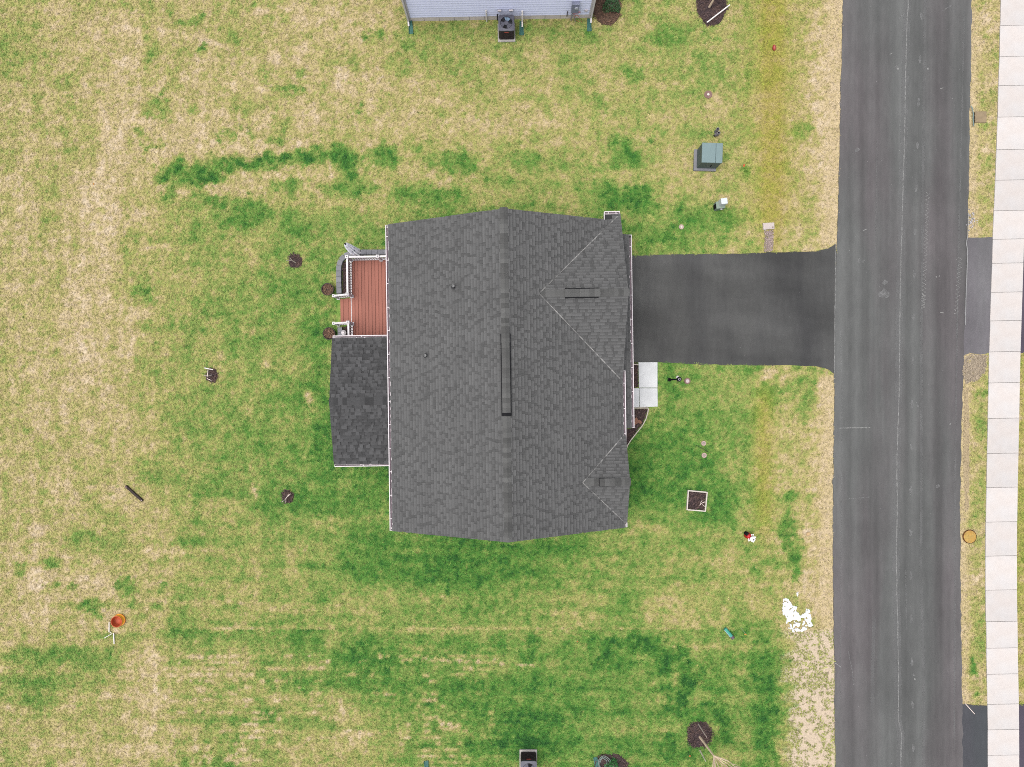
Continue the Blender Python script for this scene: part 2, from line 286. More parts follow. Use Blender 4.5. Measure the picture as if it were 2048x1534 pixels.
def lawn_fields(px, py):
    wx = px + 28*rfbm(px, py, 30, 5) + 26*rfbm(px, py, 8, 6); wy = py + 28*rfbm(px, py, 30, 7) + 26*rfbm(px, py, 8, 8)
    fx = np.clip((wx-64)/128, 0, 14.999); fy = np.clip((wy-64)/128, 0, 10.999)
    xi = fx.astype(int); yi = fy.astype(int); tx = fx-xi; ty = fy-yi; tx = tx*tx*(3-2*tx); ty = ty*ty*(3-2*ty)
    G = (GRID[yi, xi]*(1-tx)+GRID[yi, xi+1]*tx)*(1-ty) + (GRID[yi+1, xi]*(1-tx)+GRID[yi+1, xi+1]*tx)*ty
    G = G + 0.30*rfbm(px, py, 90, 21) + 0.34*rfbm(px, py, 26, 22); patch = np.clip(1.0+1.3*rfbm(px, py, 15, 25), 0.5, 1.3)
    G = G + 0.05*sstep(260, 420, px)*sstep(720, 560, px)*sstep(380, 500, py)
    # mowing: long faint bands along and across the lots
    G = G + 0.40*fbm(px*0.06, py, 13, 26, 2)*sstep(900, 1080, py) + 0.18*fbm(px*0.10, py, 15, 27, 2) + 0.24*fbm(px, py*0.08, 16, 28, 2)*sstep(760, 600, px)
    for (cx, cy, rx, ry, g, s) in BLOBS + STRAW:  # each soft-edged patch
        k = np.nonzero((np.abs(wx-cx) < rx*1.6) & (np.abs(wy-cy) < ry*1.6))[0]
        if not len(k): continue
        d = np.sqrt(((wx[k]-cx)/rx)**2 + ((wy[k]-cy)/ry)**2)
        G[k] += (g-G[k])*np.clip(sstep(1.5, 0.45, d)*s*patch[k], 0, 1)
    # mown rows and sod joints
    G = G + 0.05*np.sin(py/9.0 + 2*fbm(px, py, 200, 31))*sstep(1250, 1300, py)
    G = np.where((px > 312) & (px < 652) & (py > 1258) & (py < 1306), G+0.14, G)
    G = np.where((px > 662) & (py > 1284) & (py < 1352) & (px < 800), G+0.12, G)
    for (x0, y0, x1, y1, w) in STRAW_SEAMS:
        dx, dy = x1-x0, y1-y0; L2 = dx*dx+dy*dy
        k = np.nonzero((px > min(x0, x1)-3*w-8) & (px < max(x0, x1)+3*w+8) & (py > min(y0, y1)-3*w-8) & (py < max(y0, y1)+3*w+8))[0]
        t = np.clip(((px[k]-x0)*dx+(py[k]-y0)*dy)/max(L2, 1e-6), 0, 1)
        d = np.hypot(px[k]-x0-t*dx, py[k]-y0-t*dy) + 10*fbm(px[k], py[k], 9, 41)
        G[k] += (-0.05-G[k])*sstep(w*1.5, w*0.3, d)*0.75*(fbm(px[k], py[k], 14, 43) > -0.06)
    # pale seeded rows at the foot of the lot, and the straight lot line
    row = np.floor((py-1306)/12.5); inrow = np.abs((py-1306)/12.5-row-0.5+0.25*fbm(px, py, 30, 44))
    dash = fbm(px*0.55, row*37.0, 9, 45, 3) + 0.9*fbm(px, py, 90, 46, 2)
    lot = sstep(322, 336, px)*sstep(1080, 900, px+70*fbm(px, py, 60, 47))*sstep(1304, 1312, py)
    G = G + (-0.14-G)*lot*0.62*sstep(0.46, 0.12, inrow)*sstep(-0.03, 0.12, dash)
    G = G + (0.12-G)*0.5*sstep(3.2, 1.2, np.abs(py-1257-2.5*fbm(px, py*0, 80, 48)))*sstep(330, 420, px)*sstep(1620, 1500, px)*sstep(-0.16, 0.0, fbm(px, py*0, 34, 49))
    G = np.where((py > 1258) & (px > 320) & (px < 1570), G+0.03, G)
    G = G + 0.50*rfbm(px, py, 11, 51) + 0.46*rfbm(px, py, 5, 52, 2)
    # dry bare edging on both sides of the road
    dl = polyline_x(ROAD_L, py)-px+14*rfbm(px, py, 24, 63); G = G + (0.0+0.14*rfbm(px, py, 8, 64)-G)*0.8*sstep(38, 16, dl)*(dl > -20)*sstep(1275, 1255, py)*sstep(0, 12, np.abs(py-620)-125)
    dr = px-polyline_x(ROAD_R, py)+8*rfbm(px, py, 20, 65); G = G + (0.02-G)*0.75*sstep(26, 8, dr)*(dr > -12)
    # bare, seeded strip at the road
    edge = 1578 + 60*fbm(px*0.35, py, 16, 61)
    soil = sstep(-6, 14, px-edge)*sstep(1256, 1266, py)*(px < 1672)
    olive = np.exp(-((px-1545-8*fbm(px, py, 60, 71))/22)**2)*sstep(-10, 40, 520-py)*0.85 + np.exp(-((px-1528)/20)**2)*sstep(740, 820, py)*sstep(1130, 1000, py)*0.75
    olive = olive + 0.5*np.exp(-((px-1545)/60)**2)*sstep(470, 430, py) + 0.55*((px > 2032) & (px < 2100))
    return G, soil, np.clip(olive, 0, 1)
PG = [-.15, 0, .18, .36, .55, .75, .95, 1.15]
PC = np.array([alb(*c) for c in [(228,209,180), (213,192,154), (199,183,129), (180,178,106), (150,170,90), (114,156,70), (78,137,54), (46,100,44)]])*1.2
OL = np.array(alb(182, 166, 56))*1.2; SOIL = np.array(alb(228, 208, 182))*1.04
def lawn_colour(px, py, spread=0.0):
    G, soil, olive = lawn_fields(px, py)
    if spread: G = G + spread*RNG.normal(size=G.shape)
    C = np.stack([np.interp(G, PG, PC[:, k]) for k in range(3)], -1)
    C = C*(1-0.48*olive[:, None]) + 0.48*olive[:, None]*OL*(0.75+0.5*np.clip(G, 0, 1))[:, None]
    C = C*(1-soil[:, None]) + soil[:, None]*SOIL
    return C, G, soil

# ------------------------------------------------------------------ the lawn sheet, out to the horizon
def grid_lines(lo, hi, step, far):
    a = list(np.arange(lo, hi+1e-6, step)); s = step*3; x = a[-1]
    right = []
    while x < far: x += s; s *= 1.7; right.append(min(x, far))
    x = a[0]; s = step*3; left = []
    while x > -far: x -= s; s *= 1.7; left.append(max(x, -far))
    return np.array(left[::-1]+a+right)
gx = grid_lines(-26.5, 26.5, 0.11, 600); gy = grid_lines(-20.5, 20.5, 0.11, 600)
XX, YY = np.meshgrid(gx, gy); xf = XX.ravel(); yf = YY.ravel()
pxs = xf*F/H+1024; pys = 767-yf*F/H
C0, G0, S0 = lawn_colour(np.clip(pxs, -200, 2250), np.clip(pys, -200, 1740))
zf = 0.02*fbm(pxs, pys, 40, 81) - 0.01
nx, ny = len(gx), len(gy)
verts = np.stack([xf, yf, zf], -1)
ii = np.arange(nx*ny).reshape(ny, nx)
faces = np.stack([ii[:-1, :-1].ravel(), ii[:-1, 1:].ravel(), ii[1:, 1:].ravel(), ii[1:, :-1].ravel()], -1)
def fast_mesh(name, verts, faces):
    me = bpy.data.meshes.new(name); nv, nf = len(verts), len(faces); k = faces.shape[1]
    me.vertices.add(nv); me.vertices.foreach_set('co', np.asarray(verts, np.float32).ravel())
    me.loops.add(nf*k); me.loops.foreach_set('vertex_index', np.asarray(faces, np.int32).ravel())
    me.polygons.add(nf); me.polygons.foreach_set('loop_start', np.arange(0, nf*k, k, dtype=np.int32)); me.polygons.foreach_set('loop_total', np.full(nf, k, np.int32))
    me.update(calc_edges=True); return me
def colour_attr(me, name, C):
    a = me.attributes.new(name, 'FLOAT_COLOR', 'POINT'); a.data.foreach_set('color', np.concatenate([C, np.ones((len(C), 1))], 1).astype(np.float32).ravel())
lm = fast_mesh('lawn', verts, faces); colour_attr(lm, 'tint', C0*0.95)
def tint_material(name, kind, attr_type, fine=0.35, fscale=55.0, bump=0.6, rough=0.9, spec=0.15, trans=0.0):
    m = bpy.data.materials.new(name); N, Lk = nodes_of(m); b = N['Principled BSDF']
    b.inputs['Roughness'].default_value = rough; b.inputs['Specular IOR Level'].default_value = spec
    at = N.new('ShaderNodeAttribute'); at.attribute_name = 'tint'; at.attribute_type = attr_type
    tc = N.new('ShaderNodeTexCoord'); nz = N.new('ShaderNodeTexNoise'); nz.inputs['Scale'].default_value = fscale; nz.inputs['Detail'].default_value = 3
    Lk.new(tc.outputs['Object'], nz.inputs['Vector'])
    mr = N.new('ShaderNodeMapRange'); mr.inputs['From Min'].default_value = 0.3; mr.inputs['From Max'].default_value = 0.7; mr.inputs['To Min'].default_value = 1-fine; mr.inputs['To Max'].default_value = 1+fine
    Lk.new(nz.outputs['Fac'], mr.inputs['Value'])
    vm = N.new('ShaderNodeVectorMath'); vm.operation = 'SCALE'; Lk.new(at.outputs['Color'], vm.inputs[0]); Lk.new(mr.outputs[0], vm.inputs['Scale']); Lk.new(vm.outputs[0], b.inputs['Base Color'])
    if bump:
        bp = N.new('ShaderNodeBump'); bp.inputs['Strength'].default_value = bump; bp.inputs['Distance'].default_value = 0.02; Lk.new(nz.outputs['Fac'], bp.inputs['Height']); Lk.new(bp.outputs[0], b.inputs['Normal'])
    return m
lm.materials.append(tint_material('lawn_soil_and_thatch', 'lawn', 'GEOMETRY'))
lawn = bpy.data.objects.new('lawn', lm); col.objects.link(lawn); struct(lawn); lawn['label'] = 'patchy green and straw coloured lawn around the houses'

# ------------------------------------------------------------------ asphalt and concrete
def asphalt(name, base, tint, streak=0.27, purple=0.5, sx=1.1, sy=0.03):
    m = bpy.data.materials.new(name); N, Lk = nodes_of(m); b = N['Principled BSDF']; b.inputs['Roughness'].default_value = 0.85; b.inputs['Specular IOR Level'].default_value = 0.25
    tc = N.new('ShaderNodeTexCoord')
    def noise(scale, sc, detail=4):
        mp = N.new('ShaderNodeMapping'); mp.inputs['Scale'].default_value = sc; Lk.new(tc.outputs['Object'], mp.inputs[0])
        n = N.new('ShaderNodeTexNoise'); n.inputs['Scale'].default_value = scale; n.inputs['Detail'].default_value = detail; Lk.new(mp.outputs[0], n.inputs['Vector']); return n.outputs['Fac']
    def rng(v, a, c, lo, hi):
        r = N.new('ShaderNodeMapRange'); r.inputs['From Min'].default_value = a; r.inputs['From Max'].default_value = c; r.inputs['To Min'].default_value = lo; r.inputs['To Max'].default_value = hi; Lk.new(v, r.inputs['Value']); return r.outputs[0]
    def mul(a, c):
        q = N.new('ShaderNodeMath'); q.operation = 'MULTIPLY'; Lk.new(a, q.inputs[0]); Lk.new(c, q.inputs[1]); return q.outputs[0]
    k = rng(noise(1.3, (sx, sy, 1), 5), 0.3, 0.7, 1-streak, 1+streak)
    k = mul(k, rng(noise(0.35, (1, 1, 1), 4), 0.3, 0.7, 0.88, 1.12))
    k = mul(k, rng(noise(90, (1, 1, 1), 2), 0.25, 0.75, 0.72, 1.28))
    k = mul(k, rng(noise(6, (1, 0.25, 1), 4), 0.3, 0.7, 0.93, 1.07))
    vo = N.new('ShaderNodeTexVoronoi'); vo.inputs['Scale'].default_value = 2.2; Lk.new(tc.outputs['Object'], vo.inputs['Vector'])
    speck = rng(vo.outputs['Distance'], 0.02, 0.045, 2.4, 1.0)
    k = mul(k, speck)
    mx = N.new('ShaderNodeMix'); mx.data_type = 'RGBA'; mx.inputs['A'].default_value = (*base, 1); mx.inputs['B'].default_value = (*tint, 1)
    Lk.new(rng(noise(0.5, (0.8, 0.12, 1), 3), 0.45, 0.62, 0.0, purple), mx.inputs['Factor'])
    vm = N.new('ShaderNodeVectorMath'); vm.operation = 'SCALE'; Lk.new(mx.outputs['Result'], vm.inputs[0]); Lk.new(k, vm.inputs['Scale']); Lk.new(vm.outputs[0], b.inputs['Base Color'])
    bp = N.new('ShaderNodeBump'); bp.inputs['Strength'].default_value = 0.5; bp.inputs['Distance'].default_value = 0.006; Lk.new(noise(120, (1, 1, 1), 2), bp.inputs['Height']); Lk.new(bp.outputs[0], b.inputs['Normal'])
    return m
M_ROAD = asphalt('road_asphalt', alb(106, 107, 106), alb(104, 94, 98))
M_DRIVE = asphalt('driveway_asphalt', alb(88, 88, 87), alb(68, 68, 69), streak=0.3, sx=0.14, sy=0.40, purple=0.9)
M_APRON = asphalt('apron_asphalt', alb(124, 122, 125), alb(120, 113, 121), streak=0.10, sx=0.4, sy=0.3)
M_APRON2 = asphalt('dark_apron_asphalt', alb(78, 82, 86), alb(86, 84, 92), streak=0.10, sx=0.4, sy=0.3)
M_YARD = asphalt('dark_purple_asphalt', alb(86, 78, 92), alb(80, 74, 96), streak=0.08, sx=0.4, sy=0.3)  # dark purple base mixed with a bluer purple tint

def sheet(name, poly_px, m, z, jamp=1.1, seed=3, depth=0.12):
    pts = [P2(*q) for q in jag(poly_px, 7.0, jamp, seed)]
    return struct(MB().prism(pts, z-depth, z).build(name, m, fix=True))
def band(left, right): return left + right[::-1]
def far_ends(pl):
    a, b = pl[0], pl[-1]; return [(a[0]+18, -9000)] + pl + [(b[0]+10, 10500)]
def jag_line(pl, amp, seed, z):
    out = []
    for a, b in zip(pl[:-1], pl[1:]):
        k = max(1, int((b[1]-a[1])/5)) if -600 < a[1] < 2100 and b[1] < 2200 else 1
        for j in range(k):
            t = j/k; x = a[0]+(b[0]-a[0])*t; y = a[1]+(b[1]-a[1])*t
            e = amp*4*float(fbm(np.array([x*0+5.0]), np.array([y]), 14.0, seed, 4)[0]); out.append(P2(x+e, y))
    out.append(P2(*pl[-1])); return out
def strip_mesh(name, la, lb, z, m, depth=0.1):
    ys = sorted({p[1] for p in la} | {p[1] for p in lb}, reverse=True)
    xa = np.interp([-y for y in ys], [-p[1] for p in la], [p[0] for p in la]); xb = np.interp([-y for y in ys], [-p[1] for p in lb], [p[0] for p in lb])
    mb = MB(); n = len(ys)
    for y, a, b in zip(ys, xa, xb): mb.v += [(a, y, z), (b, y, z), (a-0.03, y, z-depth), (b+0.03, y, z-depth)]
    for i in range(n-1):
        j = i*4; k = j+4
        mb.f += [(j, k, k+1, j+1), (j+2, k+2, k, j), (j+1, k+1, k+3, j+3)]
    return mb.build(name, m)
ROAD_LF, ROAD_RF, WALK_LF = far_ends(ROAD_L), far_ends(ROAD_R), far_ends(WALK_L)
road = struct(strip_mesh('road', jag_line(ROAD_LF, 1.2, 4, 0), jag_line(ROAD_RF, 1.2, 8, 0), 0.022, M_ROAD)); road['label'] = 'grey asphalt road with a light seam along its middle'
sheet('driveway', DRIVE, M_DRIVE, 0.017, 1.0, 12)['label'] = 'dark asphalt driveway from the garage to the road'
sheet('driveway_apron', APRON_A, M_APRON, 0.017, 0.8, 13)['label'] = 'grey asphalt apron across the road from the driveway'
sheet('driveway_apron', APRON_B, M_APRON2, 0.017, 0.8, 14)['label'] = 'dark asphalt apron at the bottom edge beside the sidewalk'
sheet('neighbour_driveway', YARD_A, M_YARD, 0.013, 0.6, 15)['label'] = 'sliver of purple asphalt beyond the sidewalk across from the driveway'
sheet('neighbour_driveway', YARD_B, M_YARD, 0.013, 0.6, 16)['label'] = 'sliver of purple asphalt beyond the sidewalk at the bottom corner'

# light marks worn and drawn on the road: thin sheets, children of the road
def mark_material(name, c, cover, scale):
    m = bpy.data.materials.new(name); N, Lk = nodes_of(m); b = N['Principled BSDF']; b.inputs['Base Color'].default_value = (*c, 1); b.inputs['Roughness'].default_value = 0.9
    tc = N.new('ShaderNodeTexCoord'); nz = N.new('ShaderNodeTexNoise'); nz.inputs['Scale'].default_value = scale; nz.inputs['Detail'].default_value = 4; Lk.new(tc.outputs['Object'], nz.inputs['Vector'])
    r = N.new('ShaderNodeMapRange'); r.inputs['From Min'].default_value = 0.35; r.inputs['From Max'].default_value = 0.65; r.inputs['To Min'].default_value = cover*0.25; r.inputs['To Max'].default_value = cover
    Lk.new(nz.outputs['Fac'], r.inputs['Value']); Lk.new(r.outputs[0], b.inputs['Alpha']); return m
M_SEAM = mark_material('seam_light', alb(178, 178, 176), 0.75, 5)
M_CHALK = mark_material('chalk', alb(205, 205, 202), 0.75, 14)
M_WORN = mark_material('worn_spot', alb(160, 160, 160), 0.55, 9)
M_FAINT = mark_material('faint_streak', alb(140, 140, 140), 0.5, 1.2)
def ribbon(name, pl, w, m, z=0.027, parent=road):
    mb = MB(); pts = [Vector(P2(*q)) for q in pl]
    for i, p in enumerate(pts):
        d = (pts[min(i+1, len(pts)-1)]-pts[max(i-1, 0)]).normalized(); n = Vector((-d.y, d.x))*w/2
        mb.v += [(p.x+n.x, p.y+n.y, z), (p.x-n.x, p.y-n.y, z)]
        if i: j = 2*i; mb.f.append((j-2, j-1, j+1, j))
    return mb.build(name, m, parent)
SEAM = [(1818, -300), (1816, 0), (1813, 60), (1811, 130), (1809, 250), (1805, 380), (1803, 470), (1800, 560), (1799, 640), (1798, 760), (1795, 870), (1793, 930), (1794, 1010), (1792, 1090), (1793, 1180), (1795, 1240), (1796, 1330), (1796, 1440), (1802, 1468), (1801, 1534), (1799, 1800)]
def wob(pl, amp=0.5, step=14, seed=2):
    out = []
    for a, b in zip(pl[:-1], pl[1:]):
        k = max(1, int(abs(b[1]-a[1])/step))
        for j in range(k):
            t = j/k; out.append((a[0]+(b[0]-a[0])*t+random.uniform(-amp, amp), a[1]+(b[1]-a[1])*t))
    return out+[pl[-1]]
ribbon('road_seam', wob(SEAM), 0.045, M_SEAM, 0.030)
ribbon('seam_smear', [(x-1, y) for x, y in SEAM], 0.34, M_FAINT, 0.026)
ribbon('worn_streak', [(1852, -200), (1846, 300), (1842, 700), (1842, 1000), (1841, 1140), (1846, 1300), (1848, 1700)], 0.12, M_FAINT, 0.026)
ribbon('worn_streak', [(1928, 20), (1915, 560), (1910, 900), (1908, 1500)], 0.07, M_FAINT, 0.026)
ribbon('worn_streak', [(1753, 280), (1752, 420), (1750, 500)], 0.04, M_FAINT, 0.026)
ribbon('worn_streak', [(1748, 1230), (1745, 1330), (1744, 1420)], 0.16, M_FAINT, 0.026)
ribbon('worn_streak', [(1683, 760), (1682, 1000), (1680, 1400)], 0.04, M_FAINT, 0.026)
ribbon('scratch_mark', [(1678, 856), (1740, 855)], 0.03, M_CHALK); ribbon('scratch_mark', [(1695, 998), (1740, 994)], 0.03, M_WORN)
ribbon('scratch_mark', [(1696, 1302), (1704, 1340), (1707, 1370)], 0.03, M_WORN); ribbon('scratch_mark', [(1669, 1325), (1682, 1334)], 0.03, M_CHALK)
ribbon('scratch_mark', [(1811, 1140), (1812, 1260)], 0.03, M_WORN); ribbon('scratch_mark', [(1797, 39), (1808, 27)], 0.05, M_WORN)
ribbon('scratch_mark', [(1885, 22), (1905, 10)], 0.04, M_WORN); ribbon('scratch_mark', [(1880, 178), (1886, 176)], 0.03, M_CHALK); ribbon('scratch_mark', [(1779, 110), (1784, 106)], 0.03, M_CHALK)
ribbon('scratch_mark', [(1725, 462), (1733, 458)], 0.03, M_CHALK); ribbon('scratch_mark', [(1880, 625), (1887, 626)], 0.03, M_CHALK)
ribbon('driveway_joint', wob([(1671, 487), (1670, 560), (1669, 650), (1668, 749)], 0.35, 6), 0.035, M_SEAM, 0.029)
ribbon('driveway_joint', wob([(1681, 660), (1682, 750)], 0.3, 8), 0.03, M_WORN, 0.027)
def zigzag(x0, y0, x1, y1, amp, per):
    n = int((y1-y0)/per*2); return [(x0+(x1-x0)*i/n + (amp if i % 2 else -amp)*random.uniform(.75, 1.15), y0+(y1-y0)*i/n) for i in range(n+1)]
ribbon('chalk_zigzag', zigzag(1855, 385, 1846, 618, 3.6, 7.5), 0.022, M_CHALK, 0.031)
ribbon('chalk_zigzag', zigzag(1846, 588, 1845, 616, 3.8, 4.5), 0.03, M_CHALK, 0.0345)
ribbon('chalk_zigzag', zigzag(1920, 515, 1911, 628, 4.0, 8.0), 0.022, M_CHALK, 0.031)
for i in range(22):
    y = 33 + i*86 if i else 33
    if y > 1520: break
    x = float(np.interp(y, [0, 220, 480, 760, 1080, 1534], [1843, 1836, 1829, 1824, 1820, 1826]))
    mb = MB(); c = P(x, y); ph = random.uniform(0, 6)
    mb.poly([(c.x+0.065*math.cos(t)*(1+.25*math.sin(3*t+ph)), c.y+0.19*math.sin(t)*(1+.2*math.cos(2*t+ph)), 0.028) for t in [2*math.pi*k/14 for k in range(14)]]).build('worn_spot', M_WORN, road)
for (x, y, r) in [(1835, 812, .07), (1875, 972, .09), (1826, 1349, .06), (1829, 1358, .04), (1792, 135, .09), (1795, 138, .05), (1855, 138, .05), (1872, 554, .035), (1878, 552, .025), (1900, 848, .04), (1717, 520, .10), (1726, 522, .08), (1770, 565, .12), (1768, 588, .22), (1714, 300, .1)]:
    mb = MB(); c = P(x, y); ph = random.uniform(0, 6)
    mb.poly([(c.x+r*math.cos(t)*(1+.35*math.sin(2*t+ph)), c.y+r*math.sin(t)*(1+.3*math.cos(3*t+ph)), 0.0285) for t in [2*math.pi*k/12 for k in range(12)]]).build('worn_spot', M_WORN if r > 0.05 else M_CHALK, road)

# sidewalk: every slab a piece of its own
M_CONC = mat('sidewalk_concrete', alb(236, 227, 222), 0.85, 0.09, 1.6, bump=0.25, bscale=80, fine=0.06, objrand=0.05, c2=alb(226, 221, 219))
sidewalk = empty('sidewalk', P(1985, 767)); struct(sidewalk); sidewalk['label'] = 'pale concrete sidewalk of square slabs beside the road'
joints = [-260, -200, -138, -76, -12, 52, 114, 172, 235, 300, 361, 422, 479, 527, 585, 642, 704, 766, 837, 907, 975, 1044, 1112, 1180, 1243, 1296, 1348, 1408, 1459, 1510, 1568, 1630, 1692]
for a, b in zip(joints[:-1], joints[1:]):
    q = []
    for y, s in ((a, 0.28), (b, -0.28)):
        x = float(polyline_x(WALK_L, y)); q.append((P2(x+random.uniform(-.4, .4), y+s), P2(x+WALK_W, y+s-1.2)))
    o0 = sidewalk.location
    pts = [q[1][0], q[1][1], q[0][1], q[0][0]]; cx = sum(p[0] for p in pts)/4; cy = sum(p[1] for p in pts)/4
    MB().prism([(p[0]-cx, p[1]-cy) for p in pts], -0.08, 0.045+random.uniform(-.004, .004)).build('slab', M_CONC, sidewalk, (cx-o0.x, cy-o0.y, 0), bev=0.008)
M_JOINT = mat('joint_dirt', alb(92, 86, 80), 0.95, 0.2, 8)
struct(strip_mesh('sidewalk_bed', [P2(x+1, y) for x, y in WALK_LF], [P2(x+WALK_W-1, y) for x, y in WALK_LF], 0.02, M_JOINT))['label'] = 'dark dirt showing in the sidewalk joints'

# ------------------------------------------------------------------ white trim and other shared materials
M_WHITE = mat('white_vinyl', alb(250, 244, 246), 0.5, 0.05, 3, spec=0.4)
M_TRIM = mat('white_aluminium', alb(246, 236, 240), 0.45, 0.06, 4, spec=0.4)
M_TROUGH = mat('gutter_inside', alb(150, 132, 142), 0.8, 0.25, 6)
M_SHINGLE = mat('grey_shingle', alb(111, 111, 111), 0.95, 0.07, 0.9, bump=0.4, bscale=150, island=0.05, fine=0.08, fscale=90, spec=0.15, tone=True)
M_SHINGLE2 = mat('dark_shingle', alb(92, 92, 93), 0.95, 0.10, 3.0, bump=0.4, bscale=150, objrand=0.30, fine=0.12, fscale=90, spec=0.15)
M_BACK2 = mat('dark_shingle_backing', alb(88, 88, 89), 0.95, 0.10, 2.0, bump=0.4, bscale=150, island=0.10, fine=0.12, fscale=90, spec=0.15, tone=True)
M_CAP = mat('ridge_cap_shingle', alb(107, 107, 106), 0.95, 0.08, 2.0, bump=0.4, bscale=150, objrand=0.27, fine=0.10, fscale=90, spec=0.15)
M_DECKING = mat('roof_felt', alb(62, 62, 64), 0.95, 0.1, 3)
M_BLACK = mat('black_plastic', (0.009, 0.009, 0.010), 0.9, 0.1, 5, spec=0.03)
M_FLASH = mat('valley_metal', alb(170, 168, 165), 0.5, 0.5, 7, c2=alb(96, 96, 96), stretch=(1, 1, 1))
M_SIDING = mat('pale_blue_siding', (.47, .49, .63), 0.6, 0.04, 2)
M_FOUND = mat('foundation_concrete', (.40, .36, .33), 0.9, 0.12, 3, bump=0.2)
M_GLASS = mat('window_glass', (0.02, 0.025, 0.03), 0.08, 0.05, 2, spec=0.6)
M_DOOR = mat('garage_door', alb(232, 230, 230), 0.6, 0.04, 2)

# ------------------------------------------------------------------ the main house
TH = 0.0145
ZE, PITCH = 3.10, 0.5
o3 = P(1013, 752, ZE); HO = Vector((o3.x, o3.y, 0))
house = empty('house', HO, TH)
tag(house, 'large grey shingled house with front gables, beside the red deck', 'house')
def L(px, py, z=0.0):
    w = P(px, py, z)-HO; c, s = math.cos(-TH), math.sin(-TH); return Vector((w.x*c-w.y*s, w.x*s+w.y*c, z))
HW, HL = 5.06, 6.71
ZR = ZE+HW*PITCH

def shingles(name, parent, m, eave_a, eave_b, ridge_a, keep=None, expo=0.148, wmin=0.10, wmax=0.30, lift=0.02, seed=0):
    """rows of laid shingle tabs on the slope spanned by the eave a-b and the ridge end above a"""
    rnd = random.Random(seed); A, B, R = Vector(eave_a), Vector(eave_b), Vector(ridge_a)
    u = (B-A).normalized(); ul = (B-A).length; v = (R-A).normalized(); vl = (R-A).length; n = u.cross(v).normalized()
    if n.z < 0: n = -n
    mb = MB(); rows = int(vl/expo)+1; tones = []
    for i in range(rows):
        v0 = i*expo-0.015; v1 = min(v0+expo+0.04, vl); s = -rnd.uniform(0, 0.2); thick = rnd.random() < 0.5
        if v0 > vl-0.02: break
        rt = rnd.uniform(.95, 1.05)
        while s < ul:
            thick = not thick if rnd.random() < 0.8 else thick
            w = rnd.uniform(wmax*.5, wmax*1.5) if thick else rnd.uniform(wmin*.8, wmin*1.5)
            a = max(s, 0.0); b = min(s+w-0.004, ul); s += w
            if b-a < 0.02: continue
            mid = A+u*(a+b)/2+v*(v0+v1)/2
            if keep and not keep(mid): continue
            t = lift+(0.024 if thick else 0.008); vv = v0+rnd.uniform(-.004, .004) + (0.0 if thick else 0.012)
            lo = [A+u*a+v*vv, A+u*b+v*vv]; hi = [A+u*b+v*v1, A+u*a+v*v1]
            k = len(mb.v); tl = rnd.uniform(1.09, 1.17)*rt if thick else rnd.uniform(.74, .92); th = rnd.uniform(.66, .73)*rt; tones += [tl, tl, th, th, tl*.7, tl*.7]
            mb.v += [tuple(lo[0]+n*t), tuple(lo[1]+n*t), tuple(hi[0]+n*(lift*.55)), tuple(hi[1]+n*(lift*.55)), tuple(lo[0]+n*0.004), tuple(lo[1]+n*0.004)]
            mb.f += [(k, k+1, k+2, k+3), (k+4, k+5, k+1, k), (k+4, k, k+3), (k+5, k+2, k+1)]
    o = mb.build(name, m, parent, kind='stuff', fix=False)
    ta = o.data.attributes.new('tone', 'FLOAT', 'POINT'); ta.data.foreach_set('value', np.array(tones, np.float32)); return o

def cap_mesh(name, half, length, slope, m):
    """one folded cap shingle lying along +Y, its high end at y = 0"""
    mb = MB(); t = 0.012
    for s in (-1, 1):
        mb.hexa([(0, 0, 0), (s*half, 0, -half*slope), (s*half, length, -half*slope+0.004), (0, length, 0.004), (0, 0, t*1.6), (s*half, 0, t*1.6-half*slope), (s*half, length, t*.4-half*slope), (0, length, t*.4)])
    me = mb.mesh(name); me.materials.append(m); return me
def ridge_caps(parent, a, b, slope, half=0.165, expo=0.2, m=None, raise_=0.035, skip=None):
    a, b = Vector(a), Vector(b); d = (b-a); ln = d.length; d.normalize(); ang = math.atan2(d.y, d.x)-math.pi/2
    me = cap_mesh('ridge_cap', half, expo+0.05, slope, m or M_CAP); n = int(ln/expo)
    for i in range(n):
        p = a+d*(i*ln/n); rz = raise_
        if skip and skip[0] <= i*ln/n <= skip[1]: rz += 0.075
        inst('ridge_cap', me, parent, (p.x, p.y, p.z+rz), (0, 0, ang), (random.uniform(.97, 1.03), 1.0, 1.0))
def ridge_vent(parent, a, b, slope, half=0.205):
    a, b = Vector(a), Vector(b); d = (b-a).normalized(); s = Vector((-d.y, d.x, 0)); mb = MB()
    for sg in (-1, 1):
        e0, e1 = a+s*sg*half-Vector((0, 0, half*slope)), b+s*sg*half-Vector((0, 0, half*slope))
        up0, up1 = Vector((0, 0, 0.028)), Vector((0, 0, 0.105))
        mb.hexa([a+up0, e0+up0, e1+up0, b+up0, a+up1, e0+up1, e1+up1, b+up1])
    return mb.build('ridge_vent', M_BLACK, parent, fix=True)

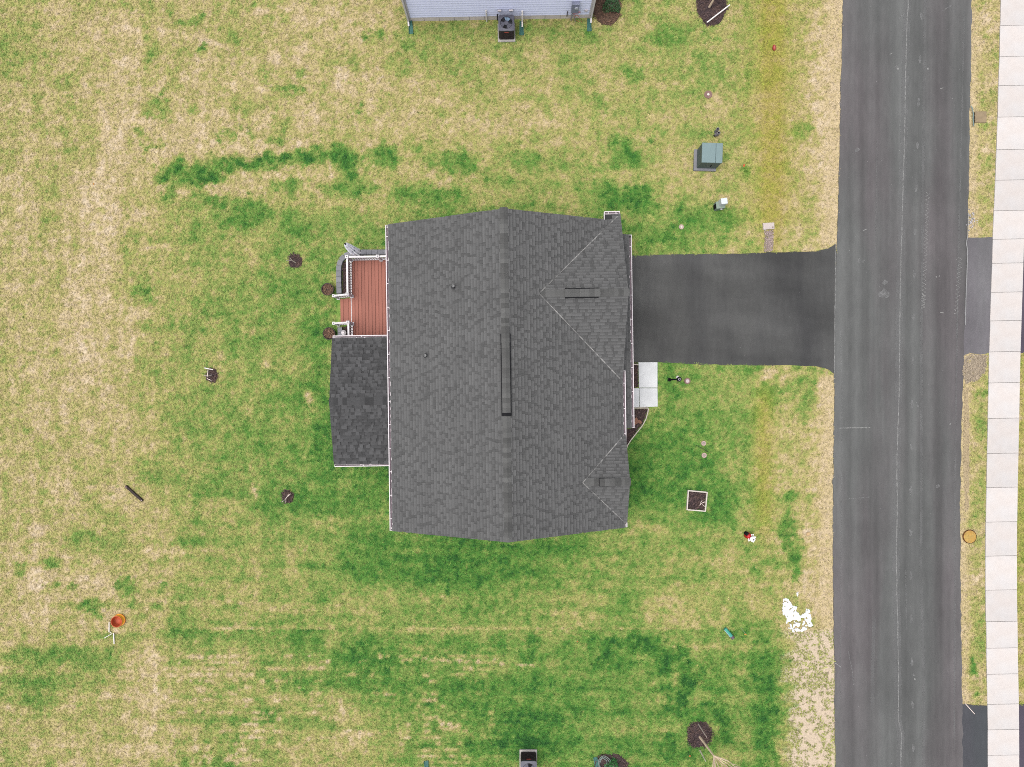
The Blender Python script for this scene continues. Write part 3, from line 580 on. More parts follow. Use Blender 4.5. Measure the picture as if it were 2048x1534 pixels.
# walls of the house
wall = MB()
wx, wy = HW-0.32, HL-0.30
wall.prism([(-wx, -wy), (wx, -wy), (wx, wy), (-wx, wy)], 0.0, ZE-0.16)
for s in (-1, 1):
    y0, y1 = s*wy, s*(wy-0.2)
    wall.hexa([(-wx, y0, ZE-0.16), (wx, y0, ZE-0.16), (wx, y1, ZE-0.16), (-wx, y1, ZE-0.16), (-0.02, y0, ZR-0.2), (0.02, y0, ZR-0.2), (0.02, y1, ZR-0.2), (-0.02, y1, ZR-0.2)])
hwall = wall.build('wall', M_SIDING, house, fix=True)
MB().prism([(-wx-.02, -wy-.02), (wx+.02, -wy-.02), (wx+.02, wy+.02), (-wx-.02, wy+.02)], -0.1, 0.32).build('foundation', M_FOUND, house)
for (yy, w_) in ((-4.6, 1.5), (-1.6, 0.95)):     # front windows
    wf = MB().span(wx+.0, wx+.06, yy-w_/2-.08, yy+w_/2+.08, 0.95, 2.45).build('window', M_WHITE, house); MB().span(wx+.03, wx+.07, yy-w_/2, yy+w_/2, 1.03, 2.37).build('pane', M_GLASS, wf)
for s, yy in ((-1, -wy), (1, wy)):
    for xx in (-2.4, 2.2):
        wf = MB().span(xx-.55, xx+.55, yy-.05, yy+.05, 0.95, 2.3).build('window', M_WHITE, house); MB().span(xx-.47, xx+.47, yy-.06, yy+.06, 1.03, 2.22).build('pane', M_GLASS, wf)
gd = MB().span(wx, wx+.05, 0.9, 5.8, 0.0, 2.2).build('garage_door', M_DOOR, house)
for i in range(4): MB().span(wx+.05, wx+.065, 0.95, 5.75, 0.05+i*.54, 0.55+i*.54).build('panel', M_DOOR, gd, bev=0.006)
fd = MB().span(wx, wx+.05, -0.75, 0.2, 0.15, 2.25).build('front_door', mat('front_door_paint', alb(70, 60, 66), 0.5), house); MB().span(wx+.05, wx+.1, 0.05, 0.1, 1.1, 1.16).build('handle', M_TRIM, fd)

# main roof
rf = MB()
for s in (-1, 1):
    rf.hexa([(s*HW, -HL, ZE-0.10), (s*HW, HL, ZE-0.10), (0, HL, ZR-0.10), (0, -HL, ZR-0.10), (s*HW, -HL, ZE), (s*HW, HL, ZE), (0, HL, ZR), (0, -HL, ZR)])
roof = rf.build('roof', M_DECKING, house, fix=True)
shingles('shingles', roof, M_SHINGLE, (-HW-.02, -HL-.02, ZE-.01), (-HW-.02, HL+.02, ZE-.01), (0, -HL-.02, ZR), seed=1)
# front gables: ridge positions in house coordinates
G1z = 4.92; g1 = L(1085, 587, G1z); g1n = L(1222, 429, ZE).y; G1h = g1n-g1.y; G1z = ZE+G1h*PITCH
G2z = 4.03; g2 = L(1163, 965, G2z); G2h = 1.88; G2z = ZE+G2h*PITCH
GX1 = HW+0.02; GX2 = HW+0.12
def main_z(x): return ZE+(HW-abs(x))*PITCH
def under_gable(p):
    if p.x > HW-(G1h-abs(p.y-g1.y))+0.25 and abs(p.y-g1.y) < G1h-0.2: return False
    if p.x > HW-(G2h-abs(p.y-g2.y))+0.25 and abs(p.y-g2.y) < G2h-0.2: return False
    return True
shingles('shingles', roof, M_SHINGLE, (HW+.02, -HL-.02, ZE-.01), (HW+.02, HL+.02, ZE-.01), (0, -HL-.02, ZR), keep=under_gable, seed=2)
ridge_caps(roof, (0, -HL-.02, ZR), (0, HL+.02, ZR), PITCH, skip=(HL-1.55, HL+1.75))
vA, vB = L(1009, 832, ZR), L(1009, 668, ZR)
ridge_vent(roof, (0, vA.y, ZR), (0, vB.y, ZR), PITCH)

def front_gable(name, y, half, zr, xf, keepn, seed, vent):
    xa = HW-half-0.15; mb = MB()
    for s in (-1, 1):
        mb.hexa([(xa, y+s*half, ZE-0.09), (xf, y+s*half, ZE-0.09), (xf, y, zr-0.09), (xa, y, zr-0.09), (xa, y+s*half, ZE), (xf, y+s*half, ZE), (xf, y, zr), (xa, y, zr)])
    # keep only what rises above the main slope: the deck is a triangle in plan
    mb = MB()
    for s in (-1, 1):
        xi = HW-0.05
        a0, b0, c0 = (xi-0.0, y+s*(half-0.05)), (xf, y+s*half), (xf, y)
        apex = (HW-half-0.05, y)
        mb.hexa([(a0[0], a0[1], ZE-.05), (b0[0], b0[1], ZE-.09), (c0[0], c0[1], zr-.09), (apex[0], apex[1], zr-.09), (a0[0], a0[1], ZE+.02), (b0[0], b0[1], ZE), (c0[0], c0[1], zr), (apex[0], apex[1], zr)])
    part = mb.build(name, M_DECKING, house, fix=True)
    for s in (-1, 1):
        def keep(p, s=s):
            if p.y > HL-0.02 and p.x < L(1209, 432, ZE).x: return False
            return p.x > HW-(half-abs(p.y-y))-0.22
        shingles('shingles', part, M_SHINGLE, (xa, y+s*half, ZE-.0), (xf+.02, y+s*half, ZE-.0), (xa, y, zr), keep=keep, seed=seed+s)
    ridge_caps(part, (HW-half+0.06, y, zr), (xf+.02, y, zr), PITCH, skip=(vent[0]-(HW-half+.06)-.03, vent[1]-(HW-half+.06)+.02))
    ridge_vent(part, (vent[0], y, zr), (vent[1], y, zr), PITCH, 0.205 if half > 3 else 0.178)
    # front wall of the gable
    MB().hexa([(HW-.34, y-half+.3, ZE-.3), (HW-.22, y-half+.3, ZE-.3), (HW-.22, y+half-.3, ZE-.3), (HW-.34, y+half-.3, ZE-.3), (HW-.34, y-.02, zr-.2), (HW-.22, y-.02, zr-.2), (HW-.22, y+.02, zr-.2), (HW-.34, y+.02, zr-.2)]).build('gable_wall', M_SIDING, part, fix=True)
    # light metal showing in the valleys
    for s in (-1, 1):
        fl = MB(); n = 26; prev = None
        for i in range(n+1):
            t = i/n; d = half*t*0.97
            c = Vector((HW-half+d, y+s*d, zr-d*PITCH+0.058)); w = 0.012+random.uniform(0, .016)*(0.4+t); side = Vector((0.7071, -s*0.7071, 0))
            q = (c+side*w, c-side*w)
            if prev is not None: fl.poly([prev[0], prev[1], q[1], q[0]])
            prev = q
        fl.build('valley_flashing', M_FLASH, part)
    return part
fg = front_gable('garage_gable_roof', g1.y, G1h, G1z, GX1, True, 20, (L(1130, 587, G1z).x, L(1197, 587, G1z).x))
sg = front_gable('small_gable_roof', g2.y, G2h, G2z, GX2, True, 30, (L(1198, 965, G2z).x, L(1230, 965, G2z).x))
# the little return of the garage gable past the gable end of the house
xr0, xr1 = L(1209, 432, ZE).x, GX1
MB().hexa([(xr0, HL-.4, ZE+.05), (xr1, HL-.4, ZE+.05), (xr1, g1n-.01, ZE-.1), (xr0, g1n-.01, ZE-.1), (xr0, HL-.4, ZE+.19), (xr1, HL-.4, ZE+.19), (xr1, g1n-.01, ZE-.004), (xr0, g1n-.01, ZE-.004)]).build('eave_return', M_DECKING, house, fix=True)
MB().bar((xr0-.015, HL+.02, ZE+.0), (xr0-.015, g1n+.1, ZE-.02), 0.03, 0.14).build('rake_trim', M_TRIM, house)

# low pent roof over garage front and porch
pe = L(1259, 660, 2.5).x; py0, py1 = L(1262, 856, 2.5).y, L(1262, 469, 2.5).y; pxa = HW-0.36
pent = MB().hexa([(pxa, py0, 2.80), (pe, py0, 2.42), (pe, py1, 2.42), (pxa, py1, 2.80), (pxa, py0, 2.89), (pe, py0, 2.5), (pe, py1, 2.5), (pxa, py1, 2.89)]).build('pent_roof', M_DECKING, house, fix=True)
shingles('shingles', pent, M_SHINGLE, (pe+.02, py0, 2.49), (pe+.02, py1, 2.49), (pxa, py0, 2.89), seed=41)
for yy in (py0+.25, -0.55+.0): MB().box((pe-.12, yy, 1.22), (0.16, 0.16, 2.44)).build('porch_post', M_WHITE, house, bev=0.01)

# gutters
def gutter(a, b, out, w=0.135, d=0.11, straps=True, step=0.98, end_px=None):
    """open trough from a to b hung on the outward side `out`"""
    a, b, out = Vector(a), Vector(b), Vector(out); dd = (b-a).normalized(); z = Vector((0, 0, 1)); g = MB()
    def slab(o0, o1, z0, z1, A=a, B=b):
        g.hexa([A+out*o0+z*z0, A+out*o1+z*z0, B+out*o1+z*z0, B+out*o0+z*z0, A+out*o0+z*z1, A+out*o1+z*z1, B+out*o1+z*z1, B+out*o0+z*z1])
    slab(0.0, 0.024, -d, 0.022); slab(w-0.035, w, -d, 0.012)
    slab(-0.0, w, -d-.01, -d, a, b)
    for e in (a, b-dd*0.02): slab(0.024, w-.035, -d, 0.0, e, e+dd*0.02)
    go = g.build('gutter', M_TRIM, house, fix=True)
    t = MB(); t.hexa([a+dd*.02+out*.025-z*(d-.002), a+dd*.02+out*(w-.036)-z*(d-.002), b-dd*.02+out*(w-.036)-z*(d-.002), b-dd*.02+out*.025-z*(d-.002), a+dd*.02+out*.025-z*(d-.03), a+dd*.02+out*(w-.036)-z*(d-.03), b-dd*.02+out*(w-.036)-z*(d-.03), b-dd*.02+out*.025-z*(d-.03)])
    t.build('trough_bottom', M_TROUGH, go, fix=True)
    n = max(1, int((b-a).length/step))
    me = MB().box((0, 0, 0), (w-.03, 0.028, 0.008)).mesh('strap'); me.materials.append(M_TRIM); ang = math.atan2(out.y, out.x)
    for i in range(n):
        p = a+(b-a)*((i+.5)/n)+out*w/2; inst('strap', me, go, (p.x, p.y, p.z+.002), (0, 0, ang))
    return go
gutter((-HW-.03, -HL, ZE-.03), (-HW-.03, HL, ZE-.03), (-1, 0, 0))
gS0, gS1 = L(1245, 893, ZE).y, L(1242, 741, ZE).y
gutter((HW+.03, gS0, ZE-.03), (HW+.03, gS1, ZE-.03), (1, 0, 0), step=0.9)
gutter((HW+.03, -HL, ZE-.03), (HW+.03, L(1247, 1020, ZE).y, ZE-.03), (1, 0, 0), w=0.12)
gutter((xr0, g1n+.015, ZE-.03), (xr1, g1n+.015, ZE-.03), (0, 1, 0), step=0.3)
gutter((pe+.03, py0, 2.46), (pe+.03, py1, 2.46), (1, 0, 0), step=1.05)
for (x, y, sx_) in ((-HW-.09, -HL+.08, -1), (-HW-.09, HL-.08, -1), (HW+.09, -HL+.08, 1), (pe+.09, py1-.08, 1)):
    z0 = ZE-.1 if abs(x) < 5.4 else 2.34
    MB().tube([(x, y, z0), (x, y, z0-.12), (x-sx_*.3, y, z0-.4), (x-sx_*.3, y, 0.25), (x-sx_*.1, y, 0.08)], 0.045, 6).build('downspout', M_TRIM, house)
    MB().lathe([(0.03, 0), (0.045, 0.004)], 12, (x, y, ZE-.105 if abs(x) < 5.4 else 2.385)).build('outlet', M_BLACK, house)
# fascia
for s in (-1, 1): MB().span(s*(HW-.03), s*(HW+.028), -HL, HL, ZE-.2, ZE-.035).build('fascia', M_TRIM, house)
for sy in (-1, 1):
    for sx_ in (-1, 1):
        MB().bar((sx_*(HW-.02), sy*(HL-.03), ZE-.12), (sx_*.01, sy*(HL-.03), ZR-.12), 0.03, 0.17).build('rake_board', M_TRIM, house)
# plumbing vents through the roof
for (x, y) in ((907, 573), (851, 711)):
    q = L(x, y, 4.5); z = main_z(q.x); q = L(x, y, z+.15); z = main_z(q.x)
    vp = MB().lathe([(0.12, -0.04), (0.10, 0.05), (0.055, 0.09), (0.055, 0.32), (0.035, 0.32), (0.035, 0.2)], 16, (q.x, q.y, z)).build('vent_pipe', mat('lead_boot', alb(66, 66, 68), 0.6), roof)
    MB().lathe([(0.034, 0.0), (0.034, 0.01)], 12, (q.x, q.y, z+.24)).build('pipe_opening', M_BLACK, vp)
    MB().lathe([(0.056, 0.285), (0.056, 0.325), (0.042, 0.325), (0.042, 0.30)], 16, (q.x, q.y, z)).build('pipe_rim', mat('pipe_grey', alb(150, 150, 150), 0.6), vp)

# rear porch roof: each tab a piece of its own over a laid backing
ZP, ZPR = 2.35, 3.02
pw = L(667, 803, ZP).x; pn, ps = L(700, 676, ZP).y, L(700, 928, ZP).y; pc = (pn+ps)/2; ph = (pn-ps)/2; pslope = (ZPR-ZP)/ph
mb = MB()
for s in (-1, 1): mb.hexa([(pw, pc+s*ph, ZP-.09), (-HW+.35, pc+s*ph, ZP-.09), (-HW+.35, pc, ZPR-.09), (pw, pc, ZPR-.09), (pw, pc+s*ph, ZP), (-HW+.35, pc+s*ph, ZP), (-HW+.35, pc, ZPR), (pw, pc, ZPR)])
porch = mb.build('porch_roof', M_DECKING, house, fix=True)
xend = -HW-.0
tabs = {}
for w in (0.12, 0.16, 0.2, 0.24, 0.3):
    me = MB().hexa([(-w/2, 0, 0.0), (w/2, 0, 0.0), (w/2, .19, 0.0), (-w/2, .19, 0.0), (-w/2, 0, .014), (w/2, 0, .014), (w/2, .19, .004), (-w/2, .19, .004)]).mesh('shingle'); me.materials.append(M_SHINGLE2); tabs[w] = me
ntab = 0
for s in (-1, 1):
    shingles('shingle_backing', porch, M_BACK2, (pw-.02, pc+s*ph, ZP), (xend, pc+s*ph, ZP), (pw-.02, pc, ZPR), expo=0.152, wmin=0.09, wmax=0.3, lift=0.016, seed=50+s)
    A = Vector((pw, pc+s*ph, ZP)); v = Vector((0, -s*ph, ZPR-ZP)); vl = v.length; v.normalize(); u = Vector((1, 0, 0)); n = u.cross(v); n = n if n.z > 0 else -n
    rows = int(vl/.152)
    for i in range(rows):
        x = random.uniform(0, .25)
        while True:
            w = random.choice((0.12, 0.16, 0.16, 0.2, 0.2, 0.24, 0.3))
            if pw+x+w > xend: break
            if ntab < 298 and i*0.152 < vl-.2:
                p = A+u*(x+w/2)+v*(i*.152-.012)+n*.031
                uu = u if s < 0 else -u
                M = Matrix((( uu.x, v.x, n.x, p.x), (uu.y, v.y, n.y, p.y), (uu.z, v.z, n.z, p.z), (0, 0, 0, 1)))
                inst('shingle', tabs[w], porch, mtx=M); ntab += 1
            x += w+random.choice((0.06, 0.12, 0.18, 0.26, 0.34))
ridge_caps(porch, (pw-.02, pc, ZPR), (xend-.0, pc, ZPR), pslope, half=0.17, expo=0.19, m=mat('porch_cap_shingle', alb(84, 84, 85), 0.95, 0.08, 2.0, bump=0.4, bscale=150, objrand=0.34, fine=0.1, fscale=90, spec=0.15))
gutter((pw, pc+ph+.01, ZP-.03), (xend-.12, pc+ph+.01, ZP-.03), (0, 1, 0), w=0.11, step=9)
gutter((pw, pc-ph-.01, ZP-.03), (xend-.12, pc-ph-.01, ZP-.03), (0, -1, 0), w=0.11, step=9)
for s in (-1, 1): MB().bar((pw+.03, pc+s*(ph-.01), ZP-.11), (pw+.03, pc, ZPR-.11), 0.03, 0.15).build('rake_board', M_TRIM, house)
pwall = MB(); pwx = pw+.28
for (x0, x1, y0, y1) in ((pwx, pwx+.12, pc-ph+.28, pc+ph-.28), (pwx+.12, -wx, pc+ph-.4, pc+ph-.28), (pwx+.12, -wx, pc-ph+.28, pc-ph+.4)): pwall.span(x0, x1, y0, y1, 0.0, ZP-.1)
pwall.build('porch_wall', M_SIDING, house)

# ------------------------------------------------------------------ mulch, gravel, snow: lumpy beds grown on a fine grid
def lump(poly, cell, height, seed, rough=0.4, edge=0.12, z0=0.0, jitter=0.0, dome=0.0):
    xs = [p[0] for p in poly]; ys = [p[1] for p in poly]; cx = (min(xs)+max(xs))/2; cy = (min(ys)+max(ys))/2
    gx_ = np.arange(min(xs)-.1, max(xs)+.1+cell, cell); gy_ = np.arange(min(ys)-.1, max(ys)+.1+cell, cell)
    X, Y = np.meshgrid(gx_, gy_)
    wx_ = X+jitter*2*fbm(X*100, Y*100, 22, seed); wy_ = Y+jitter*2*fbm(X*100, Y*100, 22, seed+3)
    inn = inside(wx_, wy_, poly)
    D = np.full(X.shape, 9.0)
    for i in range(len(poly)):
        x0, y0 = poly[i]; x1, y1 = poly[(i+1) % len(poly)]; dx, dy = x1-x0, y1-y0
        t = np.clip(((wx_-x0)*dx+(wy_-y0)*dy)/max(dx*dx+dy*dy, 1e-9), 0, 1); D = np.minimum(D, np.hypot(wx_-x0-t*dx, wy_-y0-t*dy))
    D = np.where(inn, D, 0); prof = sstep(0, edge, D)
    Z = z0-0.012+prof*(height*(1-rough*0.5+rough*2*fbm(X*100, Y*100, 7, seed+5, 3)) + dome*np.minimum(D, .5))
    return X, Y, Z, inn, cx, cy
def grid_obj(name, X, Y, Z, keep, m, cx, cy, parent=None, smooth=True):
    ny_, nx_ = X.shape; idx = np.arange(X.size).reshape(ny_, nx_)
    k = keep[:-1, :-1] & keep[:-1, 1:] & keep[1:, :-1] & keep[1:, 1:]
    f = np.stack([idx[:-1, :-1][k], idx[:-1, 1:][k], idx[1:, 1:][k], idx[1:, :-1][k]], -1)
    used = np.unique(f); mp = np.zeros(X.size, int); mp[used] = np.arange(len(used))
    v = np.stack([X.ravel()-cx, Y.ravel()-cy, Z.ravel()], -1)[used]
    me = fast_mesh(name, v, mp[f]); me.materials.append(m)
    if smooth: me.polygons.foreach_set('use_smooth', [True]*len(me.polygons))
    o = bpy.data.objects.new(name, me); col.objects.link(o)
    if parent: o.parent = parent
    else: o.location = (cx, cy, 0)
    return o
M_MULCH = mat('mulch', alb(72, 58, 61), 0.95, 0.3, 9, bump=0.9, bscale=45, fine=0.4, fscale=45, c2=alb(90, 70, 66))
M_CHIP = mat('mulch_chip', alb(96, 77, 77), 0.95, 0.2, 8, island=0.65, c2=alb(98, 78, 70))
M_MULCH_B = mat('brown_mulch', alb(104, 80, 66), 0.95, 0.3, 9, bump=0.9, bscale=45, fine=0.4, fscale=45, c2=alb(120, 96, 80))
M_CHIP_B = mat('brown_mulch_chip', alb(128, 98, 80), 0.95, 0.2, 8, island=0.6)
def chips(n, poly, zfun, m, parent, cx, cy, seed, size=(0.025, 0.085), spill=0.0):
    rnd = random.Random(seed); mb = MB(); xs = [p[0] for p in poly]; ys = [p[1] for p in poly]; k = 0
    pts_x = np.array([rnd.uniform(min(xs)-spill, max(xs)+spill) for _ in range(n*2)]); pts_y = np.array([rnd.uniform(min(ys)-spill, max(ys)+spill) for _ in range(n*2)])
    ok = inside(cx+(pts_x-cx)*(1-spill), cy+(pts_y-cy)*(1-spill), poly)
    for x, y, q in zip(pts_x, pts_y, ok):
        if not q: continue
        ln = rnd.uniform(*size); w = ln*rnd.uniform(.22, .5); a = rnd.uniform(0, 6.28); t = rnd.uniform(-.35, .35)
        c = Vector((x-cx, y-cy, zfun+rnd.uniform(0, .02))); d = Vector((math.cos(a), math.sin(a), t)).normalized()*ln/2
        mb.bar(c-d, c+d, w, 0.012); k += 1
        if k >= n: break
    return mb.build('mulch_chips', m, parent, kind='stuff')
GRASS_HOLES = []
def circle_px(cx, cy, rx, ry=None, n=28, wob_=0.06, seed=0, tilt=0.0):
    rnd = random.Random(seed); ph = rnd.uniform(0, 6); ry = ry or rx
    return [(cx+rx*math.cos(t)*(1+wob_*math.sin(3*t+ph)+wob_*.6*math.sin(7*t+ph*2)), cy+ry*math.sin(t)*(1+wob_*math.sin(2*t+ph)+wob_*.6*math.cos(6*t))) for t in [2*math.pi*i/n for i in range(n)]]
def mulch_bed(poly_px, label, nchips=260, brown=False, height=0.05, seed=1, group=None, name='mulch_bed', dome=0.05):
    poly = [P2(*q) for q in poly_px]; X, Y, Z, inn, cx, cy = lump(poly, 0.03, height, seed, 0.7, 0.1, 0.0, 0.03, dome)
    o = grid_obj(name, X, Y, Z, Z > -0.011, M_MULCH_B if brown else M_MULCH, cx, cy)
    chips(nchips, poly, height*.85+dome*.2, M_CHIP_B if brown else M_CHIP, o, cx, cy, seed, spill=0.05)
    tag(o, label, 'mulch bed', group); GRASS_HOLES.append(poly_px); return o
mulch_bed(circle_px(590, 522, 15, 16, seed=1), 'round mulch ring with forked twig, nearest the deck corner', 190, seed=1, group='mulch rings in the back yard')
mulch_bed(circle_px(424, 751, 13, 14.5, seed=2), 'round mulch ring with pale stakes, farthest from the house', 150, seed=2, group='mulch rings in the back yard')
mulch_bed(circle_px(575, 993, 13, 15, seed=3), 'round mulch ring with two crossed twigs, below the porch roof', 170, seed=3, group='mulch rings in the back yard')
mulch_bed(circle_px(1398, 1469, 26, 29, seed=4), 'large round mulch ring under the leaning bare sapling', 520, seed=4)
mulch_bed(circle_px(1424, 14, 31, 38, seed=5), 'large mulch ring with a white pole lying across it', 620, seed=5)
mulch_bed(circle_px(1214, 14, 31, 36, seed=6), 'brown mulch bed around a green shrub at the neighbour house corner', 560, brown=True, seed=6)
mulch_bed(circle_px(1221, 1534, 34, 30, seed=7), 'reddish mulch bed with green shrub and coiled hose, at bottom edge', 420, seed=7)
mulch_bed([(1246, 858), (1262, 856), (1266, 817), (1296, 816), (1294, 828), (1287, 846), (1272, 866), (1258, 886), (1252, 905), (1249, 935), (1238, 935), (1236, 858)], 'dark mulch bed inside the curved white edging by the front porch', 620, seed=8, dome=0.0)
mulch_bed([(1260, 726), (1276, 726), (1277, 775), (1260, 775)], 'narrow mulch strip between porch roof and front walk', 220, seed=9, dome=0.0)
mulch_bed([(684, 525), (700, 516), (704, 590), (684, 590)], 'narrow mulch strip between block edging and deck railing', 200, seed=10, dome=0.0)
mulch_bed([(686, 654), (704, 652), (704, 676), (684, 676)], 'small mulch patch below the deck steps by porch roof', 110, seed=11, dome=0.0)

# square planter frame in the front lawn
pl = empty('planter', P(1393, 1001)); tag(pl, 'square white framed planter bed with mulch in the front lawn', 'planter')
cs = [Vector(P2(*q))-Vector((pl.location.x, pl.location.y)) for q in ((1375.5, 980.5), (1413, 984), (1409.5, 1021.5), (1373, 1018.5))]
M_FRAME = mat('painted_timber', alb(236, 226, 214), 0.7, 0.12, 6, bump=0.2)
for i in range(4):
    a, b = cs[i], cs[(i+1) % 4]; d = (b-a).normalized()*0.022; MB().bar((a.x-d.x, a.y-d.y, .06+i*.002), (b.x+d.x*(-1), b.y+d.y*(-1), .06+i*.002), 0.055, 0.14).build('frame_board', M_FRAME, pl, bev=0.006)
poly = [(p.x*.95+pl.location.x, p.y*.95+pl.location.y) for p in cs]
X, Y, Z, inn, cx, cy = lump(poly, 0.03, 0.07, 77, 0.6, 0.05); g = grid_obj('soil', X, Y, Z, inn, M_MULCH, pl.location.x, pl.location.y, pl)
chips(330, poly, 0.07, M_CHIP, pl, pl.location.x, pl.location.y, 78)
GRASS_HOLES.append([(1373, 978), (1415, 982), (1412, 1024), (1371, 1021)])

# ------------------------------------------------------------------ twigs, stakes, young bare trees
M_TWIG = mat('pale_twig', (.50, .42, .38), 0.8, 0.15, 12)
M_BARK = mat('sapling_bark', (.42, .33, .24), 0.85, 0.2, 10, bump=0.4)
M_STAKE = mat('wood_stake', (.30, .24, .22), 0.85, 0.2, 9)
M_POLE = mat('white_pole', (.46, .43, .41), 0.6, 0.06, 5)
def lying(name, pts_px, r, m, label, cat, group=None, z=0.06, n=6, extra=()):
    base = P(*pts_px[0]); o = empty(name, (base.x, base.y, 0)) if extra else None
    def loc(pl_): return [(P(*q).x-base.x, P(*q).y-base.y, z) for q in pl_]
    if extra:
        MB().tube(loc(pts_px), r, n).build('stem', m, o)
        for e in extra: MB().tube(loc(e), r*.7, n).build('branch', m, o)
    else:
        o = MB().tube(loc(pts_px), r, n).build(name, m, None, (base.x, base.y, 0))
    return tag(o, label, cat, group)
def standing(name, base_px, top_px, h, r, m, label, cat, group=None, forks=()):
    """a thin stem whose foot and head stand where the photograph shows them"""
    b = P(*base_px); t = P(*top_px, h); o = empty(name, (b.x, b.y, 0))
    MB().tube([(0, 0, 0), ((t.x-b.x)*.5, (t.y-b.y)*.5, h*.5), (t.x-b.x, t.y-b.y, h)], [r, r*.9, r*.7], 7).build('stem', m, o)
    for (fpx, fh, k) in forks:
        q = P(*fpx, fh); s0 = Vector(((t.x-b.x)*k, (t.y-b.y)*k, h*k)); MB().tube([s0, (q.x-b.x, q.y-b.y, fh)], [r*.7, r*.35], 6).build('branch', m, o)
    return tag(o, label, cat, group)
standing('young_tree', (592.5, 526), (583, 520), 0.75, 0.024, M_TWIG, 'forked bare whip standing in the mulch ring by the deck', 'young tree', forks=(((580.5, 516), 1.0, .95), ((573, 520.5), 1.1, .95)))
standing('young_tree', (573, 997), (564.5, 1003.5), 0.8, 0.022, M_TWIG, 'thin bare whip in the mulch ring below the porch roof', 'young tree', forks=(((577, 989), .75, .3), ((571, 1006), .6, .3)))
standing('wooden_stake', (570, 998), (581, 987.5), 0.12, 0.016, M_TWIG, 'slim twig lying across the mulch ring below the porch roof', 'stake')
standing('young_tree', (424, 750), (414.8, 752), 0.7, 0.025, M_TWIG, 'short bare whip in the mulch ring farthest from the house', 'young tree', forks=(((416, 738), .75, .95), ((408, 751), .8, .95)))
lying('wooden_stake', [(410, 735.8), (427.5, 739.5)], 0.024, M_POLE, 'white stake lying along the top of the farthest mulch ring', 'stake')
lying('wooden_stake', [(415, 757), (424, 761)], 0.015, M_TWIG, 'small pale stick at the foot of the farthest mulch ring', 'stake')
lying('twig', [(1398, 1010), (1401, 1006), (1407, 1003.2), (1410, 1003)], 0.013, M_TWIG, 'thin branching twig lying in the square planter', 'twig', z=0.12, extra=([(1400, 1008), (1400.5, 1003), (1403, 1000)], [(1403, 1008), (1408, 1012)]))

def sapling(base_px, crown_px, h_trunk, label, stakes, fan, seed, fan_px):
    rnd = random.Random(seed); b = P(*base_px); t = P(*crown_px, h_trunk); o = empty('young_tree', (b.x, b.y, 0)); T = Vector((t.x-b.x, t.y-b.y, h_trunk))
    MB().tube([(0, 0, 0), T*.35, T*.7, T], [.06, .052, .046, .036], 8).build('trunk', M_BARK, o)
    for i in range(fan):
        q = fan_px[0]+(fan_px[1]-fan_px[0])*(i+.5)/fan; zz = h_trunk+rnd.uniform(.9, 1.9)
        end = Vector((T.x+math.cos(q)*rnd.uniform(.3, .95), T.y+math.sin(q)*rnd.uniform(.3, .95), zz)); m1 = T.lerp(end, .45)+Vector((math.cos(q)*.14, math.sin(q)*.14, -.1))
        br = MB().tube([T*(.93+.07*rnd.random()), m1, end], [.022, .017, .009], 6).build('branch', M_BARK, o)
        tw = MB()
        for k in range(4):
            f = rnd.uniform(.3, .9); s0 = (m1.lerp(end, (f-.3)/.6) if f > .3 else T.lerp(m1, f)); a2 = q+rnd.uniform(-.9, .9)
            tw.tube([s0, s0+Vector((math.cos(a2)*.18, math.sin(a2)*.18, .25)), s0+Vector((math.cos(a2)*.3, math.sin(a2)*.3, .6))], [.011, .009, .006], 5)
        tw.build('twigs', M_BARK, br)
    return tag(o, label, 'tree')
sapling((1399, 1473), (1428, 1512), 1.75, 'bare young tree leaning from its mulch ring at the bottom edge', (), 17, 5, (-2.2, .2))
standing('wooden_stake', (1396, 1447), (1413, 1474), 1.3, 0.03, M_STAKE, 'wooden stake standing inside the sapling mulch ring', 'stake')
standing('wooden_stake', (1399.5, 1500), (1411, 1522), 1.0, 0.026, M_TWIG, 'pale wooden stake just outside the sapling mulch ring', 'stake')
sapling((1418, 15), (1429, -4), 0.85, 'bare young tree in the mulch ring at the top edge', (), 9, 6, (.3, 2.3))
lying('white_pole', [(1412.5, 47.5), (1458, 12.5)], 0.032, M_POLE, 'white pole lying across the mulch ring at the top edge', 'pole', z=0.13)

# ------------------------------------------------------------------ deck, steps and railing
ZD = 0.55
deck = empty('deck', HO, TH); tag(deck, 'red brown plank deck with white railing behind the house', 'deck')
M_BOARD = mat('red_decking', alb(178, 110, 92), 0.7, 0.10, 2.5, bump=0.2, bscale=40, objrand=0.06, fine=0.05, fscale=60, stretch=(4, .5, 4))
M_DKUNDER = mat('deck_frame', (0.02, 0.016, 0.014), 0.9)
dx0 = L(703, 600, ZD).x; dy1 = L(730, 518, ZD).y; dy0 = L(730, 678, ZD).y-.1; dx1 = -wx
nb = int(round((dx1-dx0)/.157)); bw = (dx1-dx0)/nb
bme = MB().box((0, 0, 0), (bw-.014, dy1-dy0, .028)).mesh('deck_board'); bme.materials.append(M_BOARD)
for i in range(nb): inst('deck_board', bme, deck, (dx0+bw*(i+.5), (dy0+dy1)/2, ZD-.014+random.uniform(-.001, .001)))
MB().span(dx0+.03, dx1, dy0, dy1-.03, 0.05, ZD-.04).build('deck_frame', M_DKUNDER, deck)
MB().span(dx0-.028, dx0-.002, dy0, dy1, ZD-.24, ZD+.002).build('edge_board', M_WHITE, deck)
MB().span(dx0-.028, dx1, dy1+.002, dy1+.028, ZD-.24, ZD+.002).build('edge_board', M_WHITE, deck)
sy0, sy1 = L(688, 646, .3).y, L(688, 597, .3).y
xt = dx0-.03
